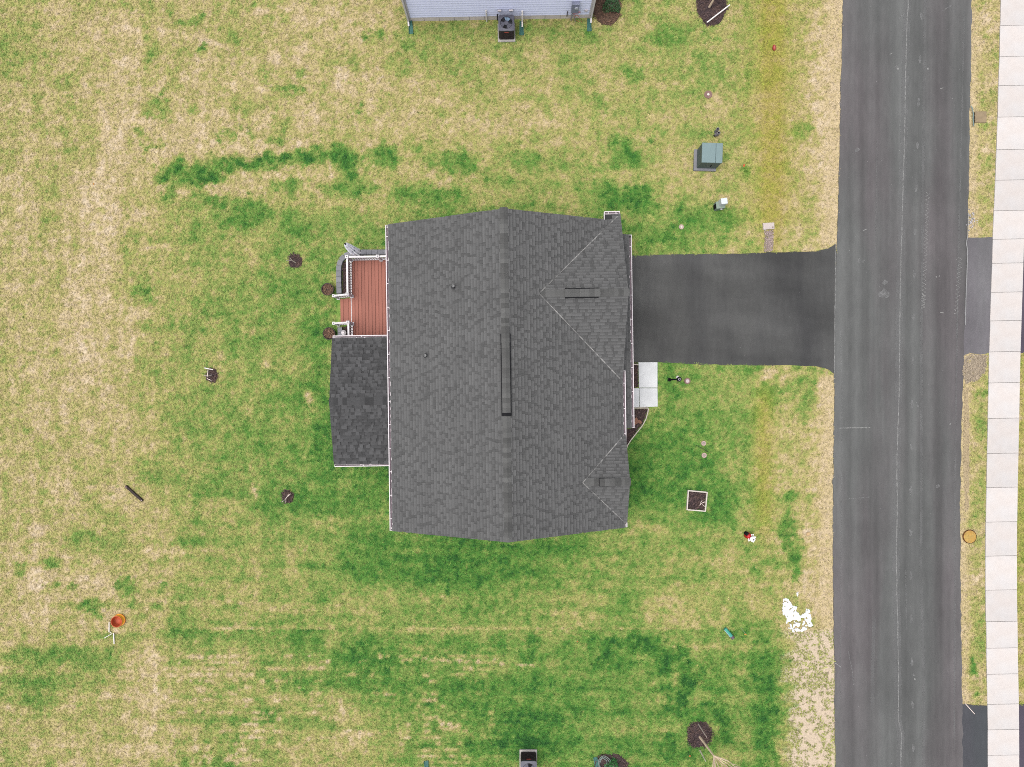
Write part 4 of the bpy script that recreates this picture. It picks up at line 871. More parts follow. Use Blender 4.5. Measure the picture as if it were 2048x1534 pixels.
for i, z in enumerate((0.37, 0.18)):
    for k in range(2):
        MB().span(xt-.30*i-.15*(k+1)+.006, xt-.30*i-.15*k-.006, sy0, sy1, z-.03, z).build('tread_board', M_BOARD, deck)
    MB().span(xt-.30*(i+1)+.02, xt-.30*(i+1)+.05, sy0+.02, sy1-.02, 0.0, z-.032).build('riser', M_WHITE, deck)
M_SOLAR = mat('dark_cap_light', (0.03, 0.035, 0.04), 0.4)
def post(p, z0, z1, w=.105):
    x, y = p; po = MB().box((x, y, (z0+z1)/2), (w, w, z1-z0)).build('post', M_WHITE, deck, bev=.004)
    MB().box((x, y, z1+.018), (w+.05, w+.05, .036), taper=.8).build('post_cap', M_WHITE, po); MB().box((x, y, z1+.045), (.05, .05, .018)).build('cap_light', M_SOLAR, po)
    MB().box((x, y, z0+.03), (w+.05, w+.05, .06)).build('post_skirt', M_WHITE, po); return (x, y)
balme = MB().box((0, 0, .39), (.034, .034, .78)).mesh('baluster'); balme.materials.append(M_WHITE)
def rail(a, b, za, zb, dh=.9, bal=True):
    a, b = Vector((*a, 0)), Vector((*b, 0)); ln = (b-a).length
    MB().bar(a+Vector((0, 0, za+dh)), b+Vector((0, 0, zb+dh)), .085, .05).build('top_rail', M_WHITE, deck, bev=.004)
    MB().bar(a+Vector((0, 0, za+.1)), b+Vector((0, 0, zb+.1)), .05, .05).build('bottom_rail', M_WHITE, deck)
    n = max(1, int(ln/.118))
    for i in range(n):
        t = (i+.5)/n; q = a.lerp(b, t); inst('baluster', balme, deck, (q.x, q.y, za+(zb-za)*t+.11))
ZT = ZD+.96
def LP(px, py, z): q = L(px, py, z); return (q.x, q.y)
cA = post(LP(693.5, 513.5, ZT), ZD, ZT); cB = post(LP(755, 512.5, ZT), ZD, ZT); cC = post(LP(694.5, 588, ZT), ZD, ZT)
cD = post(LP(696, 644.5, ZT), ZD, ZT); cW = (-wx, cB[1]+.02)
rail(cA, cB, ZD, ZD); rail(cB, cW, ZD, ZD); rail(cA, cC, ZD, ZD); cE = (cD[0]+.01, pc+ph-.35); rail(cD, cE, ZD, ZD)
ZS = 0.12+.86
sA = post(LP(667, 591.5, ZS), 0.0, ZS, .095); sB = post(LP(667.5, 646.5, ZS), 0.0, ZS, .095)
rail(sA, cC, .1, ZD, .84); rail(sB, cD, .1, ZD, .84)
# block edging round the deck bed
edg = empty('block_edging', P(684, 560)); tag(edg, 'low edging of grey concrete blocks curving round the deck corner', 'edging')
M_BLOCK = mat('grey_block', alb(150, 150, 156), 0.9, 0.12, 8, bump=.3, objrand=.12)
path = [(779, 505.5), (722, 505.5), (706, 507), (695, 510), (686, 517), (680, 526), (679, 540), (679, 560), (680, 588)]
def along(path, step):
    out = []; pts = [Vector(p) for p in path]; acc = 0; cur = pts[0]; i = 0; need = 0.0
    seg = [(b-a).length for a, b in zip(pts[:-1], pts[1:])]; tot = sum(seg); n = int(tot/step)
    for k in range(n+1):
        s = tot*k/n; j = 0
        while j < len(seg)-1 and s > seg[j]: s -= seg[j]; j += 1
        out.append(pts[j].lerp(pts[j+1], min(1, s/seg[j])))
    return out
def blocks(path, step=11.0, w=.24, h=.2):
    pts = along(path, step); eo = edg.location
    for a, b in zip(pts[:-1], pts[1:]):
        A, B = P(a.x, a.y), P(b.x, b.y); c = (A+B)/2-eo; d = B-A
        MB().box((0, 0, 0), (d.length-.006, w, h)).build('block', M_BLOCK, edg, (c.x, c.y, h/2), math.atan2(d.y, d.x), bev=.012)
blocks(path); blocks([(681.5, 655), (682, 676)], 10, .22)
GRASS_HOLES.append([(674, 500), (780, 498), (780, 680), (664, 680), (664, 655), (674, 655), (674, 590), (672, 520)])
GRASS_HOLES[-1] = [(672, 535), (676, 520), (688, 505), (705, 500), (790, 499), (790, 680), (675, 680), (672, 600)]

# potted plants at the steps
def pot(px, py, label, seed):
    c = P(px, py); o = empty('plant_pot', c); tag(o, label, 'plant pot', 'pots either side of the deck steps')
    MB().lathe([(.20, 0), (.25, .12), (.28, .32), (.30, .36), (.30, .38), (.27, .38), (.26, .31)], 28).build('pot', mat('dark_pot', alb(62, 50, 48), .6, .15), o, smooth=True)
    poly = [(c.x+.265*math.cos(t), c.y+.265*math.sin(t)) for t in [2*math.pi*i/24 for i in range(24)]]
    X, Y, Z, inn, cx, cy = lump(poly, .02, .03, seed, .8, .05, .31); grid_obj('soil', X, Y, Z, inn, M_MULCH_B, c.x, c.y, o)
    chips(170, poly, .335, M_CHIP_B, o, c.x, c.y, seed, (.03, .08)); GRASS_HOLES.append(circle_px(px, py, 9))
pot(659, 580.5, 'round dark pot of dry mulch on the upper side of the deck steps', 31)
pot(662, 668, 'round dark pot of dry mulch tucked against the porch roof corner', 32)
c = P(690, 666); gl = empty('garden_lamp', c); tag(gl, 'small white round garden lamp in the bed below the steps', 'garden lamp')
MB().lathe([(.05, 0), (.05, .12), (.11, .16), (.13, .24), (.11, .31), (.06, .34), (.0, .345)], 20).build('globe', M_WHITE, gl, smooth=True); MB().lathe([(.07, .335), (.05, .37), (0.0, .375)], 16).build('lid', M_TRIM, gl)

# folded parasol outside the railing
b = P(722, 514); t = P(690, 487.5, 2.95); pa = empty('parasol', (b.x, b.y, 0)); tag(pa, 'folded grey and white parasol standing by the deck railing corner', 'parasol')
ax = Vector((t.x-b.x, t.y-b.y, 2.95))
MB().lathe([(.24, 0), (.24, .05), (.06, .09), (.04, .2)], 20).build('base', M_BLACK, pa); MB().tube([(0, 0, .05), ax*.5, ax*1.01], .022, 8).build('pole', M_TRIM, pa)
M_CANVAS = mat('parasol_canvas', (.66, .66, .70), .9, .12, 4, c2=(.8, .8, .82))
u_ = ax.normalized().cross(Vector((1, 0, 0))).normalized(); v_ = ax.normalized().cross(u_)
n = 32; prof = [(.34, .20), (.36, .185), (.45, .165), (.62, .14), (.8, .115), (.93, .08), (.985, .035)]
mb = MB()
for k, (s, r) in enumerate(prof):
    for j in range(n):
        q = 2*math.pi*j/n; rr = r*(1 + (.34 if j % 4 == 0 else (-.30 if j % 4 == 2 else 0)))
        mb.v.append(tuple(ax*(s+(.03 if k == 0 and j % 4 == 2 else 0)) + (u_*math.cos(q)+v_*math.sin(q))*rr))
for k in range(len(prof)-1):
    for j in range(n): mb.f.append((k*n+j, k*n+(j+1) % n, (k+1)*n+(j+1) % n, (k+1)*n+j))
mb.f.append(tuple((len(prof)-1)*n+j for j in range(n)))
mb.build('canopy', M_CANVAS, pa)
MB().tube([ax*.985, ax*1.02], [.045, .02], 10).build('finial', M_BLACK, pa)
MB().tube([ax*.60-u_*.001, ax*.615], [.15, .148], 20).build('tie_strap', mat('grey_strap', alb(120, 124, 134), .9), pa)

# ------------------------------------------------------------------ front walk and porch bed
wk = empty('front_walk', P(1294, 770)); struct(wk); wk['label'] = 'pale concrete front walk slabs between driveway and porch'
M_WALK = mat('walk_concrete', (.345, .35, .355), .85, .07, 2.2, bump=.2, bscale=80, fine=.04, c2=(.29, .295, .30))
for q in ([(1276.5, 724.5), (1314.5, 724.5), (1314.5, 775.3), (1277.5, 775.3)], [(1278.2, 776.3), (1314.5, 776.3), (1315, 813), (1278.8, 814.6)], [(1262, 776.3), (1277.4, 776.3), (1278, 814.6), (1262, 814.6)]):
    pts = [P2(*p) for p in q][::-1]; MB().prism([(x-wk.location.x, y-wk.location.y) for x, y in pts], -.05, .07).build('slab', M_WALK, wk, bev=.012)
M_EDGE = mat('white_edging', alb(222, 210, 196), .7, .1, 6)
ed = [(1262, 815.8), (1296, 815.8), (1295, 824), (1291, 838), (1284, 851), (1272, 866), (1261, 880), (1254.5, 890), (1251, 902), (1248.5, 918), (1247.5, 935)]
ed2 = []
for k in range(len(ed)-1):
    for j in range(4): ed2.append((ed[k][0]+(ed[k+1][0]-ed[k][0])*j/4, ed[k][1]+(ed[k+1][1]-ed[k][1])*j/4))
ed2.append(ed[-1])
e0 = P(1272, 866); mb = MB(); pts = [P(*q)-e0 for q in ed2]
for a, b in zip(pts[:-1], pts[1:]): mb.bar((a.x, a.y, .05), (b.x, b.y, .05), .045, .13)
tag(mb.build('garden_edging', M_EDGE, None, (e0.x, e0.y, 0)), 'curved cream edging strip around the front mulch bed', 'edging')
e1 = P(1268, 729); tag(MB().bar((-.15, 0, .05), (.19, 0, .05), .04, .12).build('garden_edging', M_EDGE, None, (e1.x, e1.y, 0)), 'short cream edging piece between driveway and front walk', 'edging')
bp = P(1273, 841.5); stone = empty('stepping_stone', bp, .55); tag(stone, 'brown square paver lying in the front mulch bed', 'paver')
M_PAVER = mat('brown_paver', alb(150, 104, 84), .85, .2, 9, bump=.3)
MB().box((-.06, .02, .10), (.28, .28, .05)).build('paver', M_PAVER, stone, bev=.01); MB().box((.10, -.12, .09), (.14, .2, .04), .2).build('chip', M_PAVER, stone, bev=.01)

# ------------------------------------------------------------------ the neighbour house at the top edge
na, nb_ = P(819, 42.5), P(1180, 36); nd = (nb_-na); nang = math.atan2(nd.y, nd.x); nlen = nd.length
nh = empty('neighbour_house', (na.x, na.y, 0), nang); tag(nh, 'pale blue sided neighbour house at the top edge of the lawn', 'house')
MB().span(0, nlen, .0, 11.5, -.1, .36).build('foundation', M_FOUND, nh)
for k in range(1, 12): MB().span(nlen*k/12-.006, nlen*k/12+.006, -.003, .01, 0, .35).build('foundation_joint', M_JOINT, nh)
MB().span(.02, nlen-.02, .04, 11.4, .36, 3.0).build('wall', M_SIDING, nh)
pm = MB().hexa([(0, -.012, 0), (nlen, -.012, 0), (nlen, .04, 0), (0, .04, 0), (0, .022, .205), (nlen, .022, .205), (nlen, .04, .205), (0, .04, .205)]).mesh('siding_board'); pm.materials.append(M_SIDING)
for k in range(13): inst('siding_board', pm, nh, (0, 0, .36+k*.2))
for x in (-.03, nlen-.09): MB().span(x, x+.12, -.035, .08, .34, 3.0).build('corner_board', M_WHITE, nh)
mb = MB()
for s in (0, 1):
    xe = -.45 if s == 0 else nlen+.45; mb.hexa([(xe, -.12, 2.95), (nlen/2, -.12, 5.3), (nlen/2, 11.7, 5.3), (xe, 11.7, 2.95), (xe, -.12, 3.07), (nlen/2, -.12, 5.42), (nlen/2, 11.7, 5.42), (xe, 11.7, 3.07)])
nroof = mb.build('roof', M_DECKING, nh, fix=True)
MB().hexa([(.05, .03, 3.0), (nlen-.05, .03, 3.0), (nlen-.05, .2, 3.0), (.05, .2, 3.0), (nlen/2-.05, .03, 5.2), (nlen/2+.05, .03, 5.2), (nlen/2+.05, .2, 5.2), (nlen/2-.05, .2, 5.2)]).build('gable_wall', M_SIDING, nh, fix=True)
def ln_(px, py, z):
    w = P(px, py, z)-Vector((na.x, na.y, 0)); c, s = math.cos(-nang), math.sin(-nang); return Vector((w.x*c-w.y*s, w.x*s+w.y*c, z))
for x in (-.0, nlen-.0):
    sg_ = -1 if x < 1 else 1
    MB().bar((x+sg_*.03, -.075, .18), (x+sg_*.03, -.075, 2.85), .075, .10, (0, 1, 0)).build('downspout', M_WHITE, nh)
    MB().bar((x+sg_*.03, -.06, .2), (x+sg_*.03, -.26, .07), .075, .09).build('downspout_elbow', M_WHITE, nh)
for (px, py0_, py1_, tall) in ((973.5, 40, 22, .9), (1044.5, 55, 26, 0)):
    bx = ln_(px, py0_, 0)
    if tall: MB().tube([(bx.x, -.07, 0), (bx.x, -.07, .85), (bx.x, -.05, .9), (bx.x, .04, .92)], .032, 8).build('vent_pipe', M_POLE, nh)
    else: MB().tube([(bx.x, .03, .78), (bx.x, -.09, .8), (bx.x, -.13, .7), (bx.x, -.22, .2), (bx.x, -.42, .1)], .04, 8).build('vent_pipe', M_POLE, nh)
for px in (999, 1022):
    q = ln_(px, 19, .9); f_ = MB().box((q.x, -.06, .95), (.15, .1, .12)).build('wall_outlet', mat('grey_box', alb(176, 182, 204), .5), nh, bev=.01); MB().box((q.x, -.1, 1.02), (.17, .07, .03)).build('hood', M_TRIM, f_)
q = ln_(1149, 20, .8)
mbx = MB().box((q.x, -.1, 1.2), (.34, .17, .75)).build('meter_box', mat('meter_grey', alb(158, 164, 190), .5, .1), nh, bev=.015)
MB().tube([(q.x+.05, -.19, 1.3), (q.x+.05, -.25, 1.3)], .09, 16).build('meter_glass', mat('meter_glass', alb(196, 200, 214), .2), mbx)
MB().tube([(q.x-.1, -.1, .85), (q.x-.1, -.1, .02)], .03, 8).build('conduit', mat('conduit_grey', alb(170, 168, 172), .6), mbx)
MB().tube([(q.x-.02, -.1, .85), (q.x+.0, -.16, .4), (q.x+.1, -.2, .1)], .018, 6).build('conduit', mat('conduit_grey', alb(170, 168, 172), .6), mbx)
M_ORANGE = mat('orange_cable', alb(216, 110, 96), .6)
mb = MB(); mb.tube([(q.x+.1+.17*math.cos(t)*(1+t*.02), -.13-.02*math.sin(2*t), .75+.10*math.sin(t)+.01*t) for t in [i*.35 for i in range(34)]], .009, 5); mb.tube([(q.x+.2, -.12, .7), (q.x+.02, -.14, .45), (q.x+.06, -.16, .2), (q.x+.3, -.2, .03)], .009, 5); mb.tube([(q.x-.05, -.12, .6), (q.x+.2, -.14, .5), (q.x+.42, -.2, .02)], .009, 5)
mb.build('cable', M_ORANGE, mbx)
MB().box((q.x+.55, -.03, .75), (.14, .06, .12)).build('wall_tap', M_TRIM, nh); MB().tube([(q.x-.32, -.05, .25), (q.x-.32, -.05, .75)], .022, 8).build('pipe_stub', mat('pipe_dark', alb(110, 104, 108), .6), nh)

# teal downspout splash blocks
M_TEAL = mat('teal_plastic', alb(60, 124, 116), .6, .1, 6)
def splash(px0, py0_, px1, py1_, label, w0=.13, w1=.2):
    a, b = P(px0, py0_), P(px1, py1_); d = b-a; o = empty('splash_block', a, math.atan2(d.y, d.x)); l = d.length; tag(o, label, 'splash block', 'teal splash blocks')
    mb = MB(); mb.hexa([(0, -w0/2, .0), (l, -w1/2, .0), (l, w1/2, .0), (0, w0/2, 0), (0, -w0/2, .05), (l, -w1/2, .025), (l, w1/2, .025), (0, w0/2, .05)]); mb.build('tray', M_TEAL, o)
    for s in (-1, 1): MB().bar((0, s*(w0/2), .07), (l, s*(w1/2), .05), .022, .07).build('rim', M_TEAL, o)
    for k in range(3): MB().bar((.03, (k-1)*w0*.28, .055), (l-.02, (k-1)*w1*.28, .032), .012, .016).build('rib', M_TEAL, o)
splash(821, 42, 822.5, 68, 'teal splash block under the left downspout of the neighbour house')
splash(1177.5, 38, 1178.5, 63, 'teal splash block under the right downspout of the neighbour house')
splash(1042.5, 43, 1043, 71, 'teal splash block beside the upper air conditioner')
splash(854, 1546, 852.5, 1521, 'teal splash block at the bottom edge, left of air conditioner')
splash(1196, 1540, 1190, 1514, 'teal splash block beside the hose at the bottom edge', .16, .17)

# air conditioners
M_ACTOP = mat('ac_top', alb(98, 98, 112), .5, .08, 6); M_ACSIDE = mat('ac_louvre', alb(60, 48, 50), .6, .15, 8); M_PAD = mat('ac_pad', alb(206, 200, 194), .85, .08, 6)
M_BLADE_GLARE = mat('fan_blade', alb(150, 178, 206), .35, .1, 4); M_LOGO = mat('red_badge', alb(206, 84, 70), .5)  # light blue is glare on the fan, painted onto one blade
def ac(cx, cy, rz, label, S=.74, hh=.86):
    c = P(cx, cy); o = empty('air_conditioner', c, rz); tag(o, label, 'air conditioner', 'air conditioners')
    MB().box((0, -.02, .04), (S+.1, S+.12, .08)).build('pad', M_PAD, o, bev=.01)
    body = MB().box((0, 0, .08+hh/2), (S-.02, S-.02, hh)).build('cabinet', M_ACSIDE, o, bev=.04)
    for k in range(13):
        z = .16+k*.055
        mb = MB(); h_ = S/2-.004
        for (a, b) in (((-h_+.05, -h_), (h_-.05, -h_)), ((h_, -h_+.05), (h_, h_-.05)), ((h_-.05, h_), (-h_+.05, h_)), ((-h_, h_-.05), (-h_, -h_+.05))): mb.bar((*a, z), (*b, z), .016, .014)
        mb.build('louvre', M_ACSIDE, body)
    zt = .08+hh
    ring = MB(); n = 40; r = S*.385; s_ = S/2+.005
    for k in range(n):
        t = 2*math.pi*k/n; d = max(abs(math.cos(t)), abs(math.sin(t))); e = min(1.0, 1.0); ox, oy = math.cos(t)/d*s_, math.sin(t)/d*s_
        sh = .94 if d < .78 else 1.0
        ring.v += [(r*math.cos(t), r*math.sin(t), zt+.05), (ox*sh, oy*sh, zt+.035), (ox*sh, oy*sh, zt-.03), (r*math.cos(t), r*math.sin(t), zt-.05)]
    for k in range(n):
        a = 4*k; b = 4*((k+1) % n); ring.f += [(a, a+1, b+1, b), (a+1, a+2, b+2, b+1), (a+3, a, b, b+3)]
    top = ring.build('top_cover', M_ACTOP, o, fix=True)
    MB().lathe([(r, 0), (r, .01)], 32, (0, 0, zt+.0015)).build('fan_well', M_BLACK, o)
    for k in range(3):
        a0 = k*2.094+.6; mb = MB(); rows = 6
        for i in range(rows):
            t = a0+i*1.15/(rows-1)
            mb.v += [(.07*math.cos(t), .07*math.sin(t), zt+.03), (r*.93*math.cos(t+.15), r*.93*math.sin(t+.15), zt+.022+.012*i/rows)]
        for i in range(rows-1): mb.f.append((2*i, 2*i+1, 2*i+3, 2*i+2))
        bl = mb.build('fan_blade', M_BLADE_GLARE if k == 0 else M_ACTOP, o)
        sol = bl.modifiers.new('thick', 'SOLIDIFY'); sol.thickness = .004
    MB().lathe([(.1, .03), (.1, .05), (.08, .06), (0.0, .062)], 20, (0, 0, zt)).build('fan_motor', M_ACTOP, o)
    gr = MB()
    for k in range(5): gr.lathe([(.1+k*.042, .062), (.103+k*.042, .066)], 32, (0, 0, zt), cap=False)
    for k in range(8):
        t = k*math.pi/4; gr.bar((.08*math.cos(t), .08*math.sin(t), zt+.064), (r*math.cos(t), r*math.sin(t), zt+.06), .005, .005)
    gr.build('fan_grille', M_ACTOP, o)
    MB().box((0, -S/2-.006, zt-.14), (.2, .014, .045)).build('badge', M_LOGO, o)
    return o
a1 = ac(1013, 66, nang, 'air conditioner standing against the pale blue neighbour house')
MB().tube([(-.3, .36, .5), (-.42, .36, .52), (-.42, .62, .58)], .03, 8).build('line_set', M_BLACK, a1)
a2 = ac(1056.5, 1516.5, math.pi, 'air conditioner at the bottom edge of the lawn')

# shrubs at the two houses
def shrub(px, py, label, r, h, n, seed, colr=(66, 108, 60)):
    rnd = random.Random(seed); c = P(px, py); o = empty('shrub', c); tag(o, label, 'shrub')
    mb = MB()
    for k in range(7):
        a = rnd.uniform(0, 6.28); mb.tube([(0, 0, 0), (math.cos(a)*r*.3, math.sin(a)*r*.3, h*.45), (math.cos(a)*r*.6, math.sin(a)*r*.6, h*.8)], [.012, .009, .004], 5)
    mb.build('stems', M_STAKE, o)
    lf = MB()
    for k in range(n):
        a = rnd.uniform(0, 6.28); q = math.sqrt(rnd.random())*r*(1+.25*math.sin(3*a+seed)); z = h*(1-(q/r)**2*.6)*rnd.uniform(.45, 1.0); p = Vector((q*math.cos(a), q*math.sin(a), z))
        d = Vector((math.cos(a+rnd.uniform(-1, 1)), math.sin(a+rnd.uniform(-1, 1)), rnd.uniform(-.2, .9))).normalized()*rnd.uniform(.06, .12); s = d.cross(Vector((0, 0, 1))).normalized()*.016
        lf.poly([p, p+d*.5+s, p+d, p+d*.5-s])
    lf.build('leaves', mat('shrub_leaf%d' % seed, alb(*colr), .7, .2, 6, island=.5), o, kind='stuff')
shrub(1222, 14, 'dark green shrub in the brown mulch at the neighbour house', .36, .5, 700, 3)
shrub(1224, 1529, 'bright green shrub in the mulch at the bottom edge', .27, .4, 520, 4, (60, 128, 62))
hc = P(1206, 1524); mb = MB()
for k in range(3): mb.tube([((.17+.05*k)*math.cos(t)*(1+.15*math.sin(2*t+k))+.03*k, (.22+.06*k)*math.sin(t)*(1+.1*math.cos(3*t))+.02*k, .10+.03*k+.02*math.sin(3*t+k)) for t in [i*.32+k for i in range(21)]], .016, 6)
tag(mb.build('garden_hose', mat('hose_grey', alb(150, 166, 160), .6, .1), None, (hc.x, hc.y, 0)), 'coiled grey green garden hose on the bottom mulch bed', 'hose')

# ------------------------------------------------------------------ utilities on the lawn
M_TRANS = mat('transformer_green', alb(132, 156, 158), .55, .06, 3); M_TRANS_SHADE = mat('transformer_side_shade', alb(104, 120, 118), .6, .08, 3); M_TPAD = mat('transformer_pad', alb(150, 150, 156), .85, .1, 5)  # cabinet sides darker than the lid: shade put into their colour
c = P(1412, 321); tr = empty('transformer_box', c, -.03); tag(tr, 'big grey green utility transformer box on its pad', 'utility box')
MB().box((-.07, -.02, .06), (1.08, 1.02, .12)).build('pad', M_TPAD, tr, bev=.01)
cab = MB().box((.0, .03, .56), (.94, .90, .88)).build('cabinet', M_TRANS_SHADE, tr, bev=.01)
MB().box((-.155, .03, 1.03), (.65, .94, .07), taper=.985).build('lid', M_TRANS, tr, bev=.008)
MB().box((.335, .03, 1.026), (.31, .94, .07), taper=.985).build('lid', M_TRANS, tr, bev=.008)
MB().box((.1, -.43, .55), (.03, .03, .2)).build('latch', M_BLACK, cab)
GRASS_HOLES.append([(1389, 297), (1436, 297), (1436, 346), (1389, 346)])
c = P(1436, 414); pd = empty('utility_pedestal', c, .12); tag(pd, 'small utility pedestal with white cap on the front lawn', 'utility pedestal')
MB().box((0, 0, .22), (.42, .34, .44)).build('base', mat('pedestal_green', alb(150, 168, 152), .6, .08), pd, bev=.01); MB().box((.08, .08, .56), (.3, .28, .5)).build('cover', mat('pedestal_white', alb(236, 242, 244), .5, .03), pd, bev=.02)
MB().box((-.2, -.02, .2), (.06, .2, .4)).build('side_flange', M_BLACK, pd); MB().box((.05, -.19, .3), (.08, .04, .06)).build('latch', M_TRIM, pd)
c = P(1432, 268); tp = empty('pipe_stub', c, .9); tag(tp, 'pair of dark ended pipe stubs standing above the transformer box', 'pipe stub')
for (x, y, h_) in ((-.02, -.07, .34), (.06, .08, .42)):
    p_ = MB().lathe([(.07, 0), (.07, h_), (.052, h_), (.052, h_-.08)], 16, (x, y, 0)).build('pipe', mat('pipe_grey2', alb(156, 152, 160), .5, .1), tp); MB().lathe([(.051, h_-.07), (.051, h_-.06)], 14, (x, y, 0)).build('opening', M_BLACK, p_)
MB().box((-.08, 0, .1), (.16, .12, .2)).build('clamp', mat('pipe_dark', alb(110, 104, 108), .6), tp)
def disc(px, py, r, label, outer, inner, ri, name='cleanout_cap', group=None, cat='cleanout cap', ringcol=None):
    c = P(px, py); o = empty(name, c); tag(o, label, cat, group)
    MB().lathe([(r, 0), (r, .035), (r*.92, .045), (ri*1.15, .045)], 28).build('collar', outer, o); MB().lathe([(ri, .03), (ri, .06), (ri*.8, .068), (0.0, .07)], 20).build('cap', inner, o)
    GRASS_HOLES.append(circle_px(px, py, r*41.5*.9)); return o
M_RUST = mat('rusty_collar', alb(150, 118, 112), .9, .25, 12, bump=.3); M_PINK = mat('pinkish_plastic', alb(206, 180, 168), .7, .15, 12); M_CREAM = mat('cream_cap', alb(240, 234, 222), .6, .05)
disc(1416, 189.5, .19, 'brown collar with white cap above the transformer box', M_RUST, M_CREAM, .06)
disc(1362.5, 454, .12, 'small white cap with pinkish rim near the driveway', M_PINK, M_CREAM, .05)
disc(1407, 886.5, .12, 'upper of two pinkish round caps in the front lawn', M_PINK, mat('mauve_cap', alb(176, 160, 156), .7), .06, group='caps in the front lawn')
disc(1408, 910.5, .125, 'lower of two pinkish round caps in the front lawn', M_PINK, mat('mauve_cap', alb(176, 160, 156), .7), .06, group='caps in the front lawn')
disc(1374.5, 762, .15, 'brownish round cap beside the black lamp post', M_RUST, mat('pinkwhite', alb(226, 206, 206), .7), .09)
mh = disc(1938.5, 1073, .335, 'orange round manhole lid beside the sidewalk', mat('orange_rim', alb(196, 140, 84), .85, .2, 9), mat('orange_lid', alb(210, 174, 96), .8, .25, 10, bump=.3, c2=alb(204, 160, 78)), .29, 'manhole_cover', None, 'manhole cover')
lid = MB()
for i in range(-3, 4):
    for j in range(-3, 4):
        if math.hypot(i, j) < 3.4: lid.box((i*.075, j*.075, .073), (.05, .012, .006), 0 if (i+j) % 2 else 1.57)
lid.build('tread_pattern', mat('orange_lid', alb(210, 174, 96)), mh)
lying('twig', [(1391.5, 890), (1408, 899), (1415, 903.5)], .012, mat('dark_twig', alb(44, 56, 36), .8), 'dark twig lying between the two pinkish caps', 'twig', z=.05)
# lamp post
c = P(1338.5, 759.5); t = P(1358, 758.5, 2.0); lp = empty('lamp_post', c); tag(lp, 'black lamp post standing in the lawn beside the front walk', 'lamp post')
MB().lathe([(.09, 0), (.09, .04), (.05, .08)], 16).build('base', M_BLACK, lp); top = Vector((t.x-c.x, t.y-c.y, 2.0)); MB().tube([(0, 0, .02), top*.9], [.04, .032], 12).build('pole', M_BLACK, lp)
MB().bar(top*.82+Vector((0, .0, 0)), top*.82+Vector((0, -.2, -.01)), .025, .025).build('ladder_rest', M_BLACK, lp); MB().box(tuple(top*.86+Vector((0, .1, 0))), (.12, .1, .02), .6).build('sign_plate', M_TRIM, lp)
ltn = MB().lathe([(.05, -.2), (.09, -.02), (.09, 0)], 12, tuple(top)).build('lantern', M_GLASS, lp)
MB().lathe([(.11, 0), (.115, .03), (.07, .09), (.035, .11), (.03, .16), (0, .17)], 16, tuple(top)).build('lantern_cap', M_BLACK, ltn); MB().lathe([(.05, .104), (.06, .112), (.035, .116)], 16, tuple(top)).build('cap_ring', mat('ring_grey', alb(170, 164, 180), .5), ltn)

# drain inlet beside the road
c = P(1958, 237); di = empty('drain_inlet', c); tag(di, 'brown concrete drain inlet with bent metal lip at the road edge', 'drain inlet')
M_INLET = mat('inlet_concrete', alb(166, 146, 116), .9, .15, 6, bump=.3)
MB().box((.06, .06, .0), (.56, .54, .10)).build('lid', M_INLET, di, bev=.012)
MB().tube([(P(*q).x-c.x, P(*q).y-c.y, .1) for q in ((1939, 213), (1942, 218), (1944, 228), (1943.5, 240), (1945, 254))], .022, 6).build('metal_lip', mat('inlet_metal', alb(140, 164, 160), .5), di)
MB().box((-.26, -.02, .0), (.06, .62, .04)).build('opening', M_BLACK, di)
c = P(1933, 530); tag(MB().tube([(P(*q).x-c.x, P(*q).y-c.y, .045) for q in ((1935.2, 426), (1935, 450), (1934.5, 470), (1931.5, 486), (1933.5, 500), (1933.5, 520), (1932, 560), (1930.5, 600), (1929.5, 650))], .02, 6).build('cable', mat('cable_grey', alb(172, 172, 172), .6), None, (c.x, c.y, 0)), 'thin grey cable lying along the road edge at the apron', 'cable')
# white rubble
rb = random.Random(5); c = P(1942, 440); mb = MB()
for k in range(60):
    x, y = rb.gauss(0, .11), rb.gauss(0, .2); s_ = rb.uniform(.02, .06); mb.box((x, y, .02+s_*.3), (s_, s_*rb.uniform(.6, 1.2), s_*.7), rb.uniform(0, 3), .7)
o = mb.build('stone_rubble', mat('white_stone', alb(214, 210, 214), .85, .15, 9, island=.25), None, (c.x, c.y, 0)); tag(o, 'scatter of white stone bits at the road edge by the apron', 'rubble', kind='stuff')
# gravel: dead grey patch below the apron and the strip at the drive
def gravel(name, poly_px, label, colr, n, seed, cat='gravel'):
    poly = [P2(*q) for q in poly_px]; X, Y, Z, inn, cx, cy = lump(poly, .04, .02, seed, .8, .1, .006, .04); m = mat(name+'_bed%d' % seed, alb(*colr), .95, .2, 7, bump=.6, bscale=50, fine=.3, fscale=50)
    o = grid_obj(name, X, Y, Z, Z > -.004, m, cx, cy); rnd = random.Random(seed); mb = MB(); bx_ = [p[0] for p in poly]; by_ = [p[1] for p in poly]
    xs = np.array([rnd.uniform(min(bx_), max(bx_)) for _ in range(n*2)]); ys = np.array([rnd.uniform(min(by_), max(by_)) for _ in range(n*2)]); ok = inside(xs, ys, poly)
    for x, y in list(zip(xs[ok], ys[ok]))[:n]:
        s_ = rnd.uniform(.02, .055); mb.box((x-cx, y-cy, .022), (s_, s_*rnd.uniform(.6, 1), s_*.5), rnd.uniform(0, 3), .7)
    mb.build('pebbles', mat(name+'_stone%d' % seed, alb(*[min(255, v+12) for v in colr]), .9, .15, 9, island=.35), o, kind='stuff'); tag(o, label, cat, kind='stuff'); GRASS_HOLES.append(poly_px); return o
gravel('gravel', [(1528, 462), (1546, 460), (1547, 480), (1545, 503), (1527, 505), (1529, 482)], 'short gravel strip running from the pale slab to the driveway', (176, 156, 148), 420, 91)
